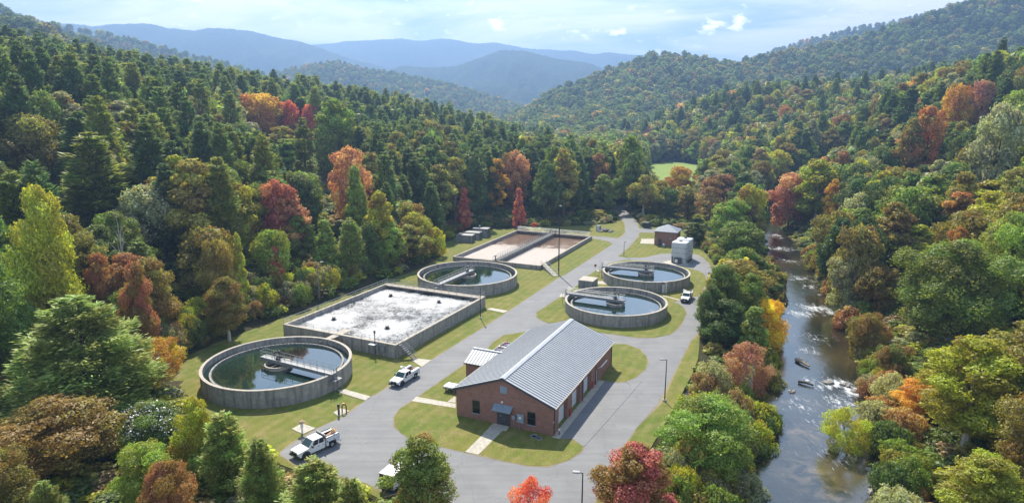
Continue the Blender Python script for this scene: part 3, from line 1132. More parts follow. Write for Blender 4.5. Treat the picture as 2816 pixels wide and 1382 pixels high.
# ------------------------------------------------------------------ operations building
bd = thing('brick_building', 'long red brick operations building with a grey standing seam metal roof', 'building', (4.715, 100.15, 0), R_(65.3))
xl, yw, he, hrz, ov = 14.24, 7.7, 4.25, 7.18, .37
W_ = MB()
gp = [(-yw, 0), (yw, 0), (yw, he), (0, hrz), (-yw, he)]
for xa, xb in ((-xl, -xl + .3), (xl - .3, xl)):
    v = [(xa, y, z) for y, z in gp] + [(xb, y, z) for y, z in gp]
    W_.add(v, [(4, 3, 2, 1, 0), (5, 6, 7, 8, 9)] + [(i, (i + 1) % 5, (i + 1) % 5 + 5, i + 5) for i in range(5)])
W_.box(-xl + .3, xl - .3, yw - .3, yw, 0, he)
OPN = [(-12.2, -8.45, 3.25), (-6.55, -2.8, 3.25), (-1.1, 2.65, 3.25), (5.35, 6.45, 2.3)]
xs = -xl + .3
for a, b_, ht in OPN:
    W_.box(xs, a, -yw, -yw + .3, 0, he)
    W_.box(a, b_, -yw, -yw + .3, ht, he)
    W_.box(a - .3, a, -yw + .3, -yw + .8, 0, ht)
    W_.box(b_, b_ + .3, -yw + .3, -yw + .8, 0, ht)
    xs = b_
W_.box(xs, xl - .3, -yw, -yw + .3, 0, he)
W_.build('wall', M['brick'], bd)
MB().box(-xl - .025, -xl, -6.6, 6.5, 4.22, 4.30).box(-xl - .025, -xl, 1.62, 1.68, 4.31, 6.5).box(-xl - .025, -xl, -2.98, -2.92, 2.62, 5.95).build('brick_band', M['brick_light'], bd)
# roof: two slabs with standing seams
wr, xr_ = 8.07, 14.61
zr, ze = 7.40, 4.39
rf = MB()
for s in (-1, 1):
    n_ = Vector((0, s * (zr - ze), wr)).normalized()
    a0, a1 = Vector((-xr_, 0, zr)), Vector((-xr_, s * wr, ze))
    b0, b1 = Vector((xr_, 0, zr)), Vector((xr_, s * wr, ze))
    dn = Vector((0, 0, -.16))
    vs = [a0, a1, b1, b0, a0 + dn, a1 + dn, b1 + dn, b0 + dn]
    fs = [(0, 1, 2, 3), (7, 6, 5, 4), (0, 4, 5, 1), (1, 5, 6, 2), (2, 6, 7, 3)]
    if s > 0:
        fs = [f[::-1] for f in fs]
    rf.add(vs, fs)
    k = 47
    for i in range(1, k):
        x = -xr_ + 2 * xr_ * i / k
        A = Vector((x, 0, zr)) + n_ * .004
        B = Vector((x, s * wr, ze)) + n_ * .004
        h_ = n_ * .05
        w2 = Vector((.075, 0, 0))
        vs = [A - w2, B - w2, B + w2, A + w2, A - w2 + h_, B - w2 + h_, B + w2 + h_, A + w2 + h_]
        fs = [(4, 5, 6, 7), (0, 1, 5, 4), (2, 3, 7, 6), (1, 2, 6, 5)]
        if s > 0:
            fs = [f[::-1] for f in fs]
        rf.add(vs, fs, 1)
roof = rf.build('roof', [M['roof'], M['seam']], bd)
cp_ = MB()
for s in (-1, 1):
    q = [(0, zr + .13), (s * .42, zr + .13 - .42 * (zr - ze) / wr), (s * .42, zr - .02 - .42 * (zr - ze) / wr), (0, zr - .02)]
    v = [(-xr_ - .02, y, z) for y, z in q] + [(xr_ + .02, y, z) for y, z in q]
    f = [(0, 1, 5, 4), (1, 2, 6, 5), (0, 3, 2, 1), (4, 5, 6, 7)]
    cp_.add(v, f)
cp_.build('ridge_cap', M['roof'], roof)
for x in (-xr_ - .035, xr_ + .005):
    fa_ = MB()
    for s in (-1, 1):
        q = [(0, zr + .05), (s * (wr + .02), ze + .05), (s * (wr + .02), ze - .30), (0, zr - .30)]
        v = [(x, y, z) for y, z in q] + [(x + .03, y, z) for y, z in q]
        fa_.add(v, [(0, 1, 2, 3), (7, 6, 5, 4), (0, 4, 5, 1), (1, 5, 6, 2), (2, 6, 7, 3)])
    fa_.build('fascia', M['trim'], roof)
for s in (-1, 1):
    MB().box(-xr_, xr_, s * (wr + .085) - .075, s * (wr + .085) + .075, ze - .16, ze - .02).build('gutter', M['slab' if s < 0 else 'galv'], roof)
for x in (-14.06, -1.95, 4.9, 14.05):
    MB().tube([(x, -wr - .03, ze - .1), (x, -yw - .09, ze - .55), (x, -yw - .09, .12), (x, -yw - .35, .06)], .07, 6).build('downspout', M['trim'], bd)
# garage and side doors
for a, b_, ht in OPN[:3]:
    g_ = MB().box(a, b_, -yw + .62, -yw + .68, 0.02, ht)
    for i in range(9):
        x = a + (b_ - a) * (i + .5) / 9
        g_.box(x - .02, x + .02, -yw + .595, -yw + .62, .05, ht - .03)
    g_.build('garage_door', M['doorwhite'], bd)
sd_ = MB().box(5.35, 6.45, -yw + .2, -yw + .26, .02, 2.3).build('side_door', M['doorwhite'], bd)
MB().tube([(6.3, -yw + .15, 1.0), (6.3, -yw + .15, 1.15)], .04, 6).build('handle', M['steel'], sd_)
MB().tube([(5.9, -yw - .05, 2.55), (5.9, -yw - .75, 2.95)], .05, 5).box(5.7, 9.0, -yw - .80, -yw - .60, 2.93, 3.02).build('door_awning', M['white'], bd)
for x in (-7.6, 3.2):
    MB().box(x - .28, x + .28, -yw - .22, -yw - .005, .25, 1.25).build('red_cabinet', M['red'], bd)
# gable end: door with canopy, windows, vent, light
fx = -xl
dd = MB().box(fx - .05, fx - .005, -1.08, 1.0, .06, 2.2).build('double_door', M['doordark'], bd)
MB().box(fx - .07, fx - .05, -.07, -.03, .08, 2.15).box(fx - .08, fx - .05, .93, .99, .06, 2.2).box(fx - .08, fx - .05, -1.07, -1.01, .06, 2.2).build('door_frame', M['trim'], dd)
for y in (-.2, .08):
    MB().box(fx - .1, fx - .05, y, y + .06, .95, 1.2).build('handle', M['galv'], dd)
MB().box(fx - .055, fx - .05, .25, .62, 1.5, 1.56).box(fx - .055, fx - .05, .25, .55, 1.38, 1.44).build('door_sign', M['galv'], dd)
cn = MB()
q = [(fx, 3.22), (fx - 1.0, 2.62), (fx - 1.0, 2.5), (fx, 3.05)]
cn.add([(x, 1.45, z) for x, z in q] + [(x, -1.5, z) for x, z in q], [(0, 1, 2, 3), (7, 6, 5, 4), (0, 4, 5, 1), (1, 5, 6, 2), (2, 6, 7, 3)])
for i in range(9):
    y = 1.4 - i * 2.85 / 8
    cn.add([(fx, y - .03, 3.23), (fx - 1.0, y - .03, 2.63), (fx - 1.0, y + .03, 2.63), (fx, y + .03, 3.23), (fx, y - .03, 3.29), (fx - 1.0, y - .03, 2.69), (fx - 1.0, y + .03, 2.69), (fx, y + .03, 3.29)],
           [(4, 5, 6, 7), (0, 1, 5, 4), (2, 3, 7, 6), (1, 2, 6, 5)])
cn.build('door_canopy', M['bluegrey'], bd)
for y in (1.35, -1.4):
    MB().tube([(fx - .02, y, 2.1), (fx - .85, y, 2.55)], .05, 5).build('canopy_bracket', M['trim'], bd)
for ya, yb in ((3.88, 4.97), (-4.94, -3.82)):
    w = MB().box(fx - .05, fx - .004, ya - .06, yb + .06, 1.02, 3.03).build('window', M['trim'], bd)
    MB().box(fx - .06, fx - .05, ya, yb, 1.12, 2.95).build('pane', M['glass'], w)
    MB().box(fx - .075, fx - .06, ya, yb, 2.02, 2.08).build('frame', M['trim'], w)
    MB().box(fx - .14, fx - .004, ya - .1, yb + .1, .93, 1.02).build('sill', M['bluegrey'], w)
vn = MB().box(fx - .06, fx - .004, -.56, .48, 4.98, 6.06)
for i in range(8):
    z = 5.06 + i * .125
    vn.add([(fx - .06, -.5, z), (fx - .11, -.5, z - .05), (fx - .11, .42, z - .05), (fx - .06, .42, z)], [(0, 1, 2, 3)])
vn.build('gable_vent', M['bluegrey'], bd)
MB().lathe([(.01, 0), (.16, 0), (.16, .1), (.1, .22), (.01, .24)], 14, closed=False, M=Matrix.Translation((fx - .01, .19, 3.63)) @ Matrix.Rotation(R_(-90), 4, 'Y')).build('wall_lamp', M['white'], bd)
MB().box(fx - .02, fx + .3, -yw - .03, -yw + .02, 2.0, 2.2).build('number_plate', M['white'], bd)
# west wing with its own gabled roof
wx0, wx1, wy1, wze, wzr = -2.2, 4.0, 12.4, 3.15, 4.6
wm = (wx0 + wx1) / 2
ww = MB().box(wx0, wx0 + .3, yw + .002, wy1, 0, wze).box(wx1 - .3, wx1, yw + .002, wy1, 0, wze)
gq = [(wx0, 0), (wx1, 0), (wx1, wze), (wm, wzr - .2), (wx0, wze)]
v = [(x, wy1 + .002, z) for x, z in gq] + [(x, wy1 + .3, z) for x, z in gq]
ww.add(v, [(0, 1, 2, 3, 4), (9, 8, 7, 6, 5)] + [(i, i + 5, (i + 1) % 5 + 5, (i + 1) % 5) for i in range(5)])
ww.build('side_wing', M['brick'], bd)
wrf = MB()
for s in (-1, 1):
    ex = wm + s * 3.5
    a0, a1, b1, b0 = Vector((wm, 12.85, wzr)), Vector((ex, 12.85, wze + .02)), Vector((ex, 7.85, wze + .02)), Vector((wm, 6.9, wzr))
    dn = Vector((0, 0, -.14))
    vs = [a0, a1, b1, b0] + [p + dn for p in (a0, a1, b1, b0)]
    fs = [(0, 1, 2, 3), (7, 6, 5, 4), (0, 4, 5, 1), (1, 5, 6, 2), (2, 6, 7, 3)]
    if s < 0:
        fs = [f[::-1] for f in fs]
    wrf.add(vs, [f[::-1] for f in fs])
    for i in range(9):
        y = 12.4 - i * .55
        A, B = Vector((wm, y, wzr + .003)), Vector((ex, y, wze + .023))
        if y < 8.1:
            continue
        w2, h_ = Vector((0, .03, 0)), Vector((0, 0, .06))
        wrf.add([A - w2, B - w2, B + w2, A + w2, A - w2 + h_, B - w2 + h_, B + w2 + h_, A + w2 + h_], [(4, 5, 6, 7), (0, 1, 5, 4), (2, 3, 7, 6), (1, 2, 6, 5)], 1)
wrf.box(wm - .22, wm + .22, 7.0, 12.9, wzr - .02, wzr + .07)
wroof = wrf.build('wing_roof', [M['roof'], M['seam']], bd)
MB().box(wm - 3.58, wm - 3.5, 8.0, 12.87, wze - .18, wze + .06).build('gutter', M['trim'], wroof)
# apron slab along the garage doors
BM = Matrix.Translation((4.715, 100.15, 0)) @ Matrix.Rotation(R_(65.3), 4, 'Z')
apo = MB().box(-14.6, 6.9, -8.75, -7.70, 0, .085, 0, BM).build('path', M['slab'])
structure(apo)
# asphalt apron between garage doors and drive, over the lawn island
def BW(x, y): p = BM @ Vector((x, y, 0)); return (p.x, p.y)
apr = [BW(-14.6, -8.7), BW(6.9, -8.7), BW(7.0, -13.2)] + GP(c2, [(1590, 474), (1690, 440), (1700, 470), (1500, 700), (1330, 890), (1310, 893), (1245, 845)])
structure(MB().prism(apr, 0, .062).build('apron', M['asphalt']))


def wp(x, y, z=0): return BM @ Vector((x, y, z))


cb = thing('electrical_cabinet', 'large blue grey electrical cabinet with a round meter on two posts', 'cabinet', wp(-14.55, -2.82), R_(65.3), 'electrical cabinets at the gable wall')
MB().box(-.12, .12, -.5, .5, 1.2, 2.46).build('box', M['bluegrey'], cb, bevel=.02)
MB().lathe([(.01, 0), (.17, 0), (.17, .12), (.01, .14)], 16, closed=False, M=Matrix.Translation((-.12, 0, 1.98)) @ Matrix.Rotation(R_(-90), 4, 'Y')).build('meter', M['white'], cb)
for y in (-.14, .14):
    MB().tube([(0, y, 0), (0, y, 1.25)], .05, 6).build('post', M['galv'], cb)
cb = thing('electrical_cabinet', 'small blue grey electrical box on a single post right beside the dark double door', 'cabinet', wp(-14.5, -1.74), R_(65.3), 'electrical cabinets at the gable wall')
MB().box(-.1, .1, -.23, .23, 1.42, 2.02).build('box', M['bluegrey'], cb, bevel=.02)
MB().tube([(0, 0, 0), (0, 0, 1.45)], .045, 6).build('post', M['galv'], cb)
for (px, py), rr, lb in ((c2(995, 832), .55, 'larger grey round manhole ring in the shaded lawn before the brick gable'), (c2(1030, 847), .4, 'smaller grey round manhole ring in the shaded lawn before the brick gable')):
    x, y = G(px, py)
    tag(MB().lathe([(.01, .05), (rr * .6, .05), (rr * .62, .16), (rr, .2), (rr * 1.08, .04)], 20, closed=False, c=(x, y)).build('manhole', M['vault']), lb, 'manhole', 'manhole rings in the lawn')
# hose post and planter at the corner
pz = thing('hydrant', 'small rusty yard hydrant with a white cap at the brick building corner', 'hydrant', wp(-13.6, -8.35, .085), 0)
MB().tube([(0, 0, 0), (0, 0, .7)], .07, 8).build('standpipe', M['rust'], pz)
MB().lathe([(.01, .95), (.12, .92), (.14, .7), (.01, .68)], 10, closed=False).build('cap', M['white'], pz)

# ------------------------------------------------------------------ small buildings and equipment
AV = Vector((math.cos(R_(65.3)), math.sin(R_(65.3)), 0))
LV = Vector((-AV.y, AV.x, 0))

sh = thing('brick_shed', 'small square red brick shed with a grey hipped metal roof', 'shed', (51.9, 215.1, 0), R_(65.3))
MB().box(-3.3, 3.3, -3.6, 3.6, 0, 4.6).build('wall', M['brick'], sh)
hb = MB()
e, zt = .4, 6.6
cn_ = [(-3.3 - e, 3.6 + e), (-3.3 - e, -3.6 - e), (3.3 + e, -3.6 - e), (3.3 + e, 3.6 + e)]
hb.add([(x, y, 4.55) for x, y in cn_] + [(x, y, 4.72) for x, y in cn_] + [(0, .25, zt), (0, -.25, zt)],
       [(0, 1, 2, 3)] + [(i, i + 4, (i + 1) % 4 + 4, (i + 1) % 4) for i in range(4)] + [(4, 8, 9, 5), (5, 9, 6), (6, 9, 8, 7), (7, 8, 4)])
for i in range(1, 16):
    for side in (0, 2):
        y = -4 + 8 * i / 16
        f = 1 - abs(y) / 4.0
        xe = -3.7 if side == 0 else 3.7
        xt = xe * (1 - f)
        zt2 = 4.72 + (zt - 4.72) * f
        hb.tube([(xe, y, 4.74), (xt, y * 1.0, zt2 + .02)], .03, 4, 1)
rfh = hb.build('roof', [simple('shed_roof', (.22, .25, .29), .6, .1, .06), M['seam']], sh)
MB().box(-3.36, -3.3, 1.2, 2.3, .1, 2.2).build('door', M['doordark'], sh)
MB().box(-.8, .8, -3.66, -3.6, .1, 2.4).build('door', M['doorwhite'], sh)
MB().box(-3.4, -3.3, -1.9, -1.2, 2.4, 2.8).build('wall_vent', M['bluegrey'], sh)


def rounded_prism(mb, L, W, r, z0, z1, mi=0, dome=.25, M=None):
    pts = []
    for (cx_, cy2, a0) in ((L - r, W - r, 0), (-L + r, W - r, 90), (-L + r, -W + r, 180), (L - r, -W + r, 270)):
        for k in range(7):
            a = R_(a0 + 90 * k / 6)
            pts.append((cx_ + r * math.cos(a), cy2 + r * math.sin(a)))
    n = len(pts)
    rings = [(1, z0), (1, z1), (.985, z1 + dome * .5), (.9, z1 + dome * .85), (.5, z1 + dome), (.02, z1 + dome * 1.05)]
    vs, fs = [], []
    for k, z in rings:
        vs += [(x * k, y * k, z) for x, y in pts]
    for j in range(len(rings) - 1):
        for i in range(n):
            fs.append((j * n + i, j * n + (i + 1) % n, (j + 1) * n + (i + 1) % n, (j + 1) * n + i))
    return mb.add(vs, fs, mi, M)


ct = thing('chemical_tank', 'tall pale grey rounded chemical storage tank behind the blue water clarifier', 'tank', (49.7, 189.3, 0), R_(61.3))
rounded_prism(MB(), 2.1, 2.25, .7, .05, 5.9).build('tank_shell', M['tankgrey'], ct, True)
rounded_prism(MB(), 1.95, 2.2, .7, .05, 6.1, M=Matrix.Translation((4.35, -.1, 0))).build('rear_shell', M['tankgrey'], ct, True)
m_ = MB()
for z in (1.5, 3.0, 4.5):
    m_.box(-2.115, 2.115, -2.265, 2.265, z, z + .06)
m_.lathe([(.01, 6.1), (.5, 6.1), (.5, 6.35), (.01, 6.38)], 16, closed=False)
m_.lathe([(.01, 6.3), (.45, 6.3), (.45, 6.6), (.01, 6.63)], 16, c=(4.3, -.3), closed=False)
m_.build('top_hatch', M['steel'], ct)
pu = MB().box(-3.1, -2.25, -1.1, .9, .1, 1.75).box(-3.2, -3.1, -.1, .7, .35, 1.35, 1)
pu.tube([(-2.6, 1.6, .1), (-2.6, 1.6, 2.0)], .16, 8)
pu.build('pump_cabinet', [M['steel'], M['white']], ct)
pi_ = MB()
for k in range(4):
    x = -1.2 + k * 1.1
    pi_.tube([(x, -2.3, .9 + .3 * k), (x, -2.75, .9 + .3 * k), (x, -2.75, .05)], .08, 6)
    pi_.box(x - .2, x + .2, -3.1, -2.55, .3, .9)
pi_.tube([(-1.6, -2.75, 1.0), (2.5, -2.75, 1.0)], .06, 6)
pi_.tube([(2.5, -2.9, .0), (2.5, -2.9, 3.2), (2.0, -2.3, 3.2)], .05, 6)
pi_.build('pipework', M['steel'], ct)

vb = thing('concrete_vault', 'single squat concrete vault with a flat tan lid between two blue water clarifiers', 'vault', (19.3, 160.9, 0), R_(65.3))
MB().box(-2.1, 2.1, -1.9, 1.9, 0, 2.2).build('body', M['vault'], vb)
MB().box(-2.14, 2.14, -1.94, 1.94, 2.203, 2.36).build('lid', M['coping'], vb)

VG = 'grey concrete sheds by the left forest edge'
for i, (x, y, rz, lb) in enumerate(((-15.9, 219.0, 73, 'front grey concrete shed of the three beside the brown twin basin'),
                                    (*(Vector((*G(*c3(778, 396)), 0)) + Vector((-2.1, 2.4, 0)))[:2], 73, 'middle grey concrete shed of the three beside the brown twin basin'),
                                    (*(Vector((*G(*c3(860, 372)), 0)) + Vector((-2.1, 2.4, 0)))[:2], 73, 'rear grey concrete shed of the three beside the brown twin basin'))):
    s0 = thing('concrete_shed', lb, 'shed', (x, y, 0), R_(rz), VG)
    h = (2.35, 2.3, 2.9)[i]
    b = MB()
    b.add([(-1.5, -2.9, 0), (1.5, -2.9, 0), (1.5, 2.9, 0), (-1.5, 2.9, 0), (-1.5, -2.85, h), (1.5, -2.85, h), (1.5, 2.6, h), (-1.5, 2.6, h)],
          [(0, 1, 5, 4), (1, 2, 6, 5), (2, 3, 7, 6), (3, 0, 4, 7), (4, 5, 6, 7)])
    b.build('body', M['vault'], s0)
    MB().box(-1.6, 1.6, -3.0, 2.75, h + .002, h + .14).build('roof', M['galv'], s0)
    MB().box(-.9, .2, -2.97, -2.87, .1, h - .35).box(.5, 1.2, -2.97, -2.87, .3, h - .35).build('louvre_door', M['steel'], s0)
vp = thing('vent_pole', 'thin pole with a pale round cap rising between the concrete sheds', 'vent', (-11.2, 224.6, 0))
MB().tube([(0, 0, 0), (0, 0, 4.2)], .09, 6).build('pole', M['galv'], vp)
MB().lathe([(.01, 4.6), (.3, 4.5), (.32, 4.2), (.01, 4.15)], 12, closed=False).build('cap', M['galv'], vp)

# cabinets by the wall of clarifier D
ECG = 'equipment cabinets at the foot of the far right clarifier'
for i, (px, w, h, m, lb) in enumerate(((1822, .75, 2.1, 'vault', 'leftmost tall grey cabinet at the foot of the far right clarifier'), (1829.5, .6, 2.8, 'vault', 'tallest slim grey cabinet at the foot of the far right clarifier'),
                                       (1842, 1.3, 1.6, 'galv', 'widest pale cabinet at the foot of the far right clarifier'), (1851, .6, 1.2, 'galv', 'narrow low pale cabinet right of the widest cabinet by the far right clarifier'),
                                       (1858, 1.0, 1.25, 'galv', 'low pale cabinet second from the right by the far right clarifier'), (1867, .8, 1.2, 'galv', 'rightmost low pale cabinet by the far right clarifier'))):
    x, y = G(px * .91477, (806 - .42 * max(0, px - 1830)) * .91477)
    c = thing('equipment_cabinet', lb, 'cabinet', (x, y, 0), math.atan2(y - D_C[1], x - D_C[0]), ECG)
    MB().box(-.35, .35, -w / 2, w / 2, .1, h).build('box', M[m], c, bevel=.03)
    MB().box(.352, .38, -w / 2 + .08, w / 2 - .08, .2, h - .1).build('door', M['tankgrey'], c)
    MB().box(-.3, .3, -w / 2 + .05, w / 2 - .05, .0, .1).build('plinth', M['slab'], c)


# ------------------------------------------------------------------ vehicles
def wheel(parent, x, y, r=.41, w=.28, dual=False):
    s = 1 if y > 0 else -1
    Mx = Matrix.Translation((x, y, r)) @ Matrix.Rotation(R_(90 * -s), 4, 'X')
    wo_ = MB().lathe([(.55 * r, -w / 2), (.92 * r, -w / 2), (r, -w * .32), (r, w * .32), (.92 * r, w / 2), (.55 * r, w / 2)], 28, M=Mx).build('wheel', M['rubber'], parent, True)
    rm = MB().lathe([(.01, w * .30), (.2 * r, w * .36), (.25 * r, w * .25), (.5 * r, w * .22), (.6 * r, w * .45), (.6 * r, -w * .4)], 20, closed=False, M=Mx)
    rm.build('rim', M['alu'], wo_, True)
    return wo_


def truck(label, loc, rz, body='utility', group=None, scale=1.0):
    t = thing('utility_truck', label, 'truck', loc, rz, group)
    t.scale = (scale,) * 3
    # cab and hood; profile runs nose to tail along x
    lower = [(2.95, .48), (3.0, .78), (2.96, 1.02), (2.82, 1.12), (1.52, 1.24), (-.78, 1.24), (-.78, .42), (2.6, .40)]
    hw = [.90, .93, .92, .86, .93, .97, .97, .92]
    MB().extr(lower, 0, 0, hw=hw).build('cab', M['white'], t, bevel=.05)
    gh = MB()
    B_ = [(1.55, .93), (-.78, .95)]
    T_ = [(.72, .76), (-.62, .78)]
    z0, z1 = 1.2, 1.92
    vs = [(B_[0][0], -B_[0][1], z0), (B_[0][0], B_[0][1], z0), (B_[1][0], B_[1][1], z0), (B_[1][0], -B_[1][1], z0),
          (T_[0][0], -T_[0][1], z1), (T_[0][0], T_[0][1], z1), (T_[1][0], T_[1][1], z1), (T_[1][0], -T_[1][1], z1)]
    gh.add(vs, [(0, 1, 5, 4), (1, 2, 6, 5), (2, 3, 7, 6), (3, 0, 4, 7), (4, 5, 6, 7), (3, 2, 1, 0)])
    gh.build('cab_roof', M['white'], t, bevel=.06)

    def face_quad(a, b, c, d, u0, u1, v0, v1, off):
        a, b, c, d = map(Vector, (a, b, c, d))
        def P(u, v): return (a.lerp(b, u)).lerp(d.lerp(c, u), v)
        n_ = (b - a).cross(d - a).normalized()
        return [P(u0, v0) + n_ * off, P(u1, v0) + n_ * off, P(u1, v1) + n_ * off, P(u0, v1) + n_ * off]
    q = face_quad(vs[0], vs[1], vs[5], vs[4], .05, .95, .08, .93, .02)
    MB().add(q, [(0, 1, 2, 3)]).build('windshield', M['wshield'], t)
    q = face_quad(vs[2], vs[3], vs[7], vs[6], .1, .9, .15, .85, .02)
    MB().add(q, [(0, 1, 2, 3)]).build('rear_window', M['glass'], t)
    for sgn in (1, -1):
        f = (vs[1], vs[2], vs[6], vs[5]) if sgn > 0 else (vs[3], vs[0], vs[4], vs[7])
        if sgn > 0:
            spans = ((.16, .56), (.62, .95))
        else:
            spans = ((.44, .84), (.05, .38))
        for (u0, u1) in spans:
            q = face_quad(*f, u0, u1, .12, .88, .03)
            MB().add(q, [(0, 1, 2, 3)]).build('side_window', M['glass'], t)
        for xh in (.05, -.6):
            MB().box(xh, xh + .19, sgn * .985 - .02, sgn * .985 + .02, 1.0, 1.06).build('door_handle', M['black'], t)
        MB().box(1.02, 1.16, sgn * 1.12 - .13, sgn * 1.12 + .13, 1.2, 1.5).tube([(1.1, sgn * .93, 1.25), (1.1, sgn * 1.12, 1.3)], .03, 5).build('mirror', M['black'], t)
        MB().box(2.86, 3.005, sgn * .72 - .17, sgn * .72 + .17, .82, 1.04).build('headlight', M['lampbulb'], t, bevel=.03)
        ar = MB()
        pr = [(1.95 + .60 * math.cos(a), .41 + .60 * math.sin(a)) for a in np.linspace(0, math.pi, 13)] + [(1.95 + .49 * math.cos(a), .41 + .49 * math.sin(a)) for a in np.linspace(math.pi, 0, 13)]
        ya, yb = sorted((sgn * .86, sgn * 1.02))
        for k in range(12):
            q = [pr[k], pr[k + 1], pr[24 - k], pr[25 - k]]
            v = [(x, ya, z) for x, z in q] + [(x, yb, z) for x, z in q]
            ar.add(v, [(0, 1, 2, 3), (7, 6, 5, 4), (0, 4, 5, 1), (1, 5, 6, 2), (2, 6, 7, 3), (3, 7, 4, 0)])
        ar.build('wheel_arch', M['black'], t)
        dk = MB().disc(.49, 0, 20, M=Matrix.Translation((1.95, sgn * .985, .41)) @ Matrix.Rotation(R_(90), 4, 'X'))
        dk.build('wheel_well', M['black'], t)
    MB().box(2.98, 3.02, -.52, .52, .74, 1.05).box(2.93, 3.0, -.93, .93, .58, .74).build('grille', M['black'], t)
    gt = MB().box(3.022, 3.035, -.14, .14, .86, .95)
    gt.build('badge', M['alu'], t)
    bp = MB().box(2.85, 3.16, -.96, .96, .42, .66).build('bumper', M['black'], t, bevel=.05)
    MB().box(3.16, 3.175, -.18, .18, .46, .6).build('license_plate', M['white'], bp)
    for x in (1.95, -1.85):
        for y in (.86, -.86):
            wheel(t, x, y)
    MB().box(-2.9, 2.6, -.45, .45, .3, .5).build('chassis', M['black'], t)
    sb = MB()
    for s in (-1, 1):
        ya, yb = sorted((s * .55, s * 1.03))
        # lockers each side, with a cut-out over the rear wheel
        sb.box(-1.30, -.9, ya, yb, .5, 1.52)
        sb.box(-2.98, -2.40, ya, yb, .5, 1.52)
        sb.box(-2.40, -1.30, ya, yb, .98, 1.52)
    sb.box(-2.96, -.92, -.55, .55, .62, .72)
    sb.box(-3.0, -2.94, -.55, .55, .62, 1.4)
    sbo = sb.build('service_body', M['white'], t, bevel=.02)
    MB().box(-2.9, -.95, -.545, .545, .721, .74).box(-2.9, -.95, -.548, -.53, .74, 1.5).box(-2.9, -.95, .53, .548, .74, 1.5).build('bed_liner', M['steel'], sbo)
    lk_ = MB()
    for s in (-1, 1):
        for x0 in (-1.28, -2.95, -2.36, -1.85):
            w = {-1.28: .36, -2.95: .52, -2.36: .46, -1.85: .48}[x0]
            zz = .56 if x0 in (-1.28, -2.95) else 1.02
            lk_.box(x0, x0 + w, s * 1.035 - .008, s * 1.035 + .008, zz, 1.47)
    lk_.build('locker_door', M['doorwhite'], sbo)
    hs = MB()
    for s in (-1, 1):
        for x0 in (-1.1, -2.7, -2.1):
            hs.box(x0 - .05, x0 + .05, s * 1.05 - .01, s * 1.05 + .01, 1.1, 1.2)
    hs.build('locker_latch', M['black'], sbo)
    for s in (-1, 1):
        pr = MB()
        pf = [(-1.85 + .52 * math.cos(a), .41 + .56 * math.sin(a)) for a in np.linspace(0, math.pi, 11)]
        pg = [(-1.85 + .45 * math.cos(a), .41 + .49 * math.sin(a)) for a in np.linspace(0, math.pi, 11)]
        for k in range(10):
            q = [pf[k], pf[k + 1], pg[k + 1], pg[k]]
            ya, yb = sorted((s * .6, s * 1.045))
            v = [(x, ya, z) for x, z in q] + [(x, yb, z) for x, z in q]
            pr.add(v, [(0, 1, 2, 3), (7, 6, 5, 4), (0, 4, 5, 1), (1, 5, 6, 2), (2, 6, 7, 3), (3, 7, 4, 0)])
        pr.build('wheel_arch', M['rubber'], t)
    for s in (-1, 1):
        MB().box(-3.03, -2.99, s * .8 - .08, s * .8 + .08, .8, 1.05).build('tail_light', M['red'], t)
    MB().box(-3.2, -3.0, -.95, .95, .42, .55).build('rear_bumper', M['steel'], t)
    if body == 'rack':
        hk = MB()
        for y in (-.98, .98):
            hk.tube([(-.9, y, 1.5), (-.9, y, 2.05)], .05, 5)
        hk.box(-.94, -.88, -1.0, 1.0, 1.5, 1.98)
        hk.box(-.96, -.86, -1.02, 1.02, 1.95, 2.05)
        hk.build('headache_rack', M['galv'], t)
        MB().box(-1.0, -.86, -1.04, -.96, .45, 1.6).box(-1.0, -.86, .96, 1.04, .45, 1.6).build('side_rail', M['steel'], t)
        for s in (-1, 1):
            MB().box(-2.9, -1.0, s * .98 - .05, s * .98 + .05, 1.53, 1.62).build('top_rail', M['black'], t)
        MB().box(-1.12, -.95, -.9, -.55, 1.53, 1.7).build('tool_bag', M['yellow'], t)
        MB().add([(-1.0, 1.037 + .012, .95), (-1.22, 1.037 + .012, .95), (-1.22, 1.049, 1.12), (-1.0, 1.049, 1.12)], [(0, 1, 2, 3)]).box(-1.2, -1.02, 1.049, 1.053, 1.16, 1.19).build('door_mark', M['lightblue'], t)
    if body == 'boom':
        cr = MB()
        cr.tube([(-1.05, -.7, 1.5), (-1.05, -.7, 2.1)], .09, 6)
        cr.tube([(-1.05, -.7, 2.1), (-.3, -.75, 2.32)], .07, 6)
        cr.box(-.5, -.1, -.95, -.6, 2.2, 2.34)
        cr.tube([(-.9, -1.2, 2.05), (-1.15, -.2, 2.05)], .05, 5)
        cr.build('crane_arm', M['white'], t)
        MB().box(-2.9, -1.0, -1.0, -.62, 1.53, 1.66).build('tool_chest', M['white'], t, bevel=.03)
    if body == 'box':
        MB().box(-3.0, -.9, -1.05, 1.05, .6, 2.35).build('box_body', M['white'], t, bevel=.04)
        MB().box(-3.03, -3.0, -.95, .95, .65, 2.25).build('roll_door', M['rust'], t)
    return t


def midpt(f, a, b, off):
    p, q = Vector((*G(*f(*a)), 0)), Vector((*G(*f(*b)), 0))
    return (p + q) / 2, q - p


def cS(x, y): return ((780 + x * .14239) * .91477, (1120 + y * .14239) * .91477)
def cPk(x, y): return ((1000 + x * .14238) * .91477, (940 + y * .14238) * .91477)


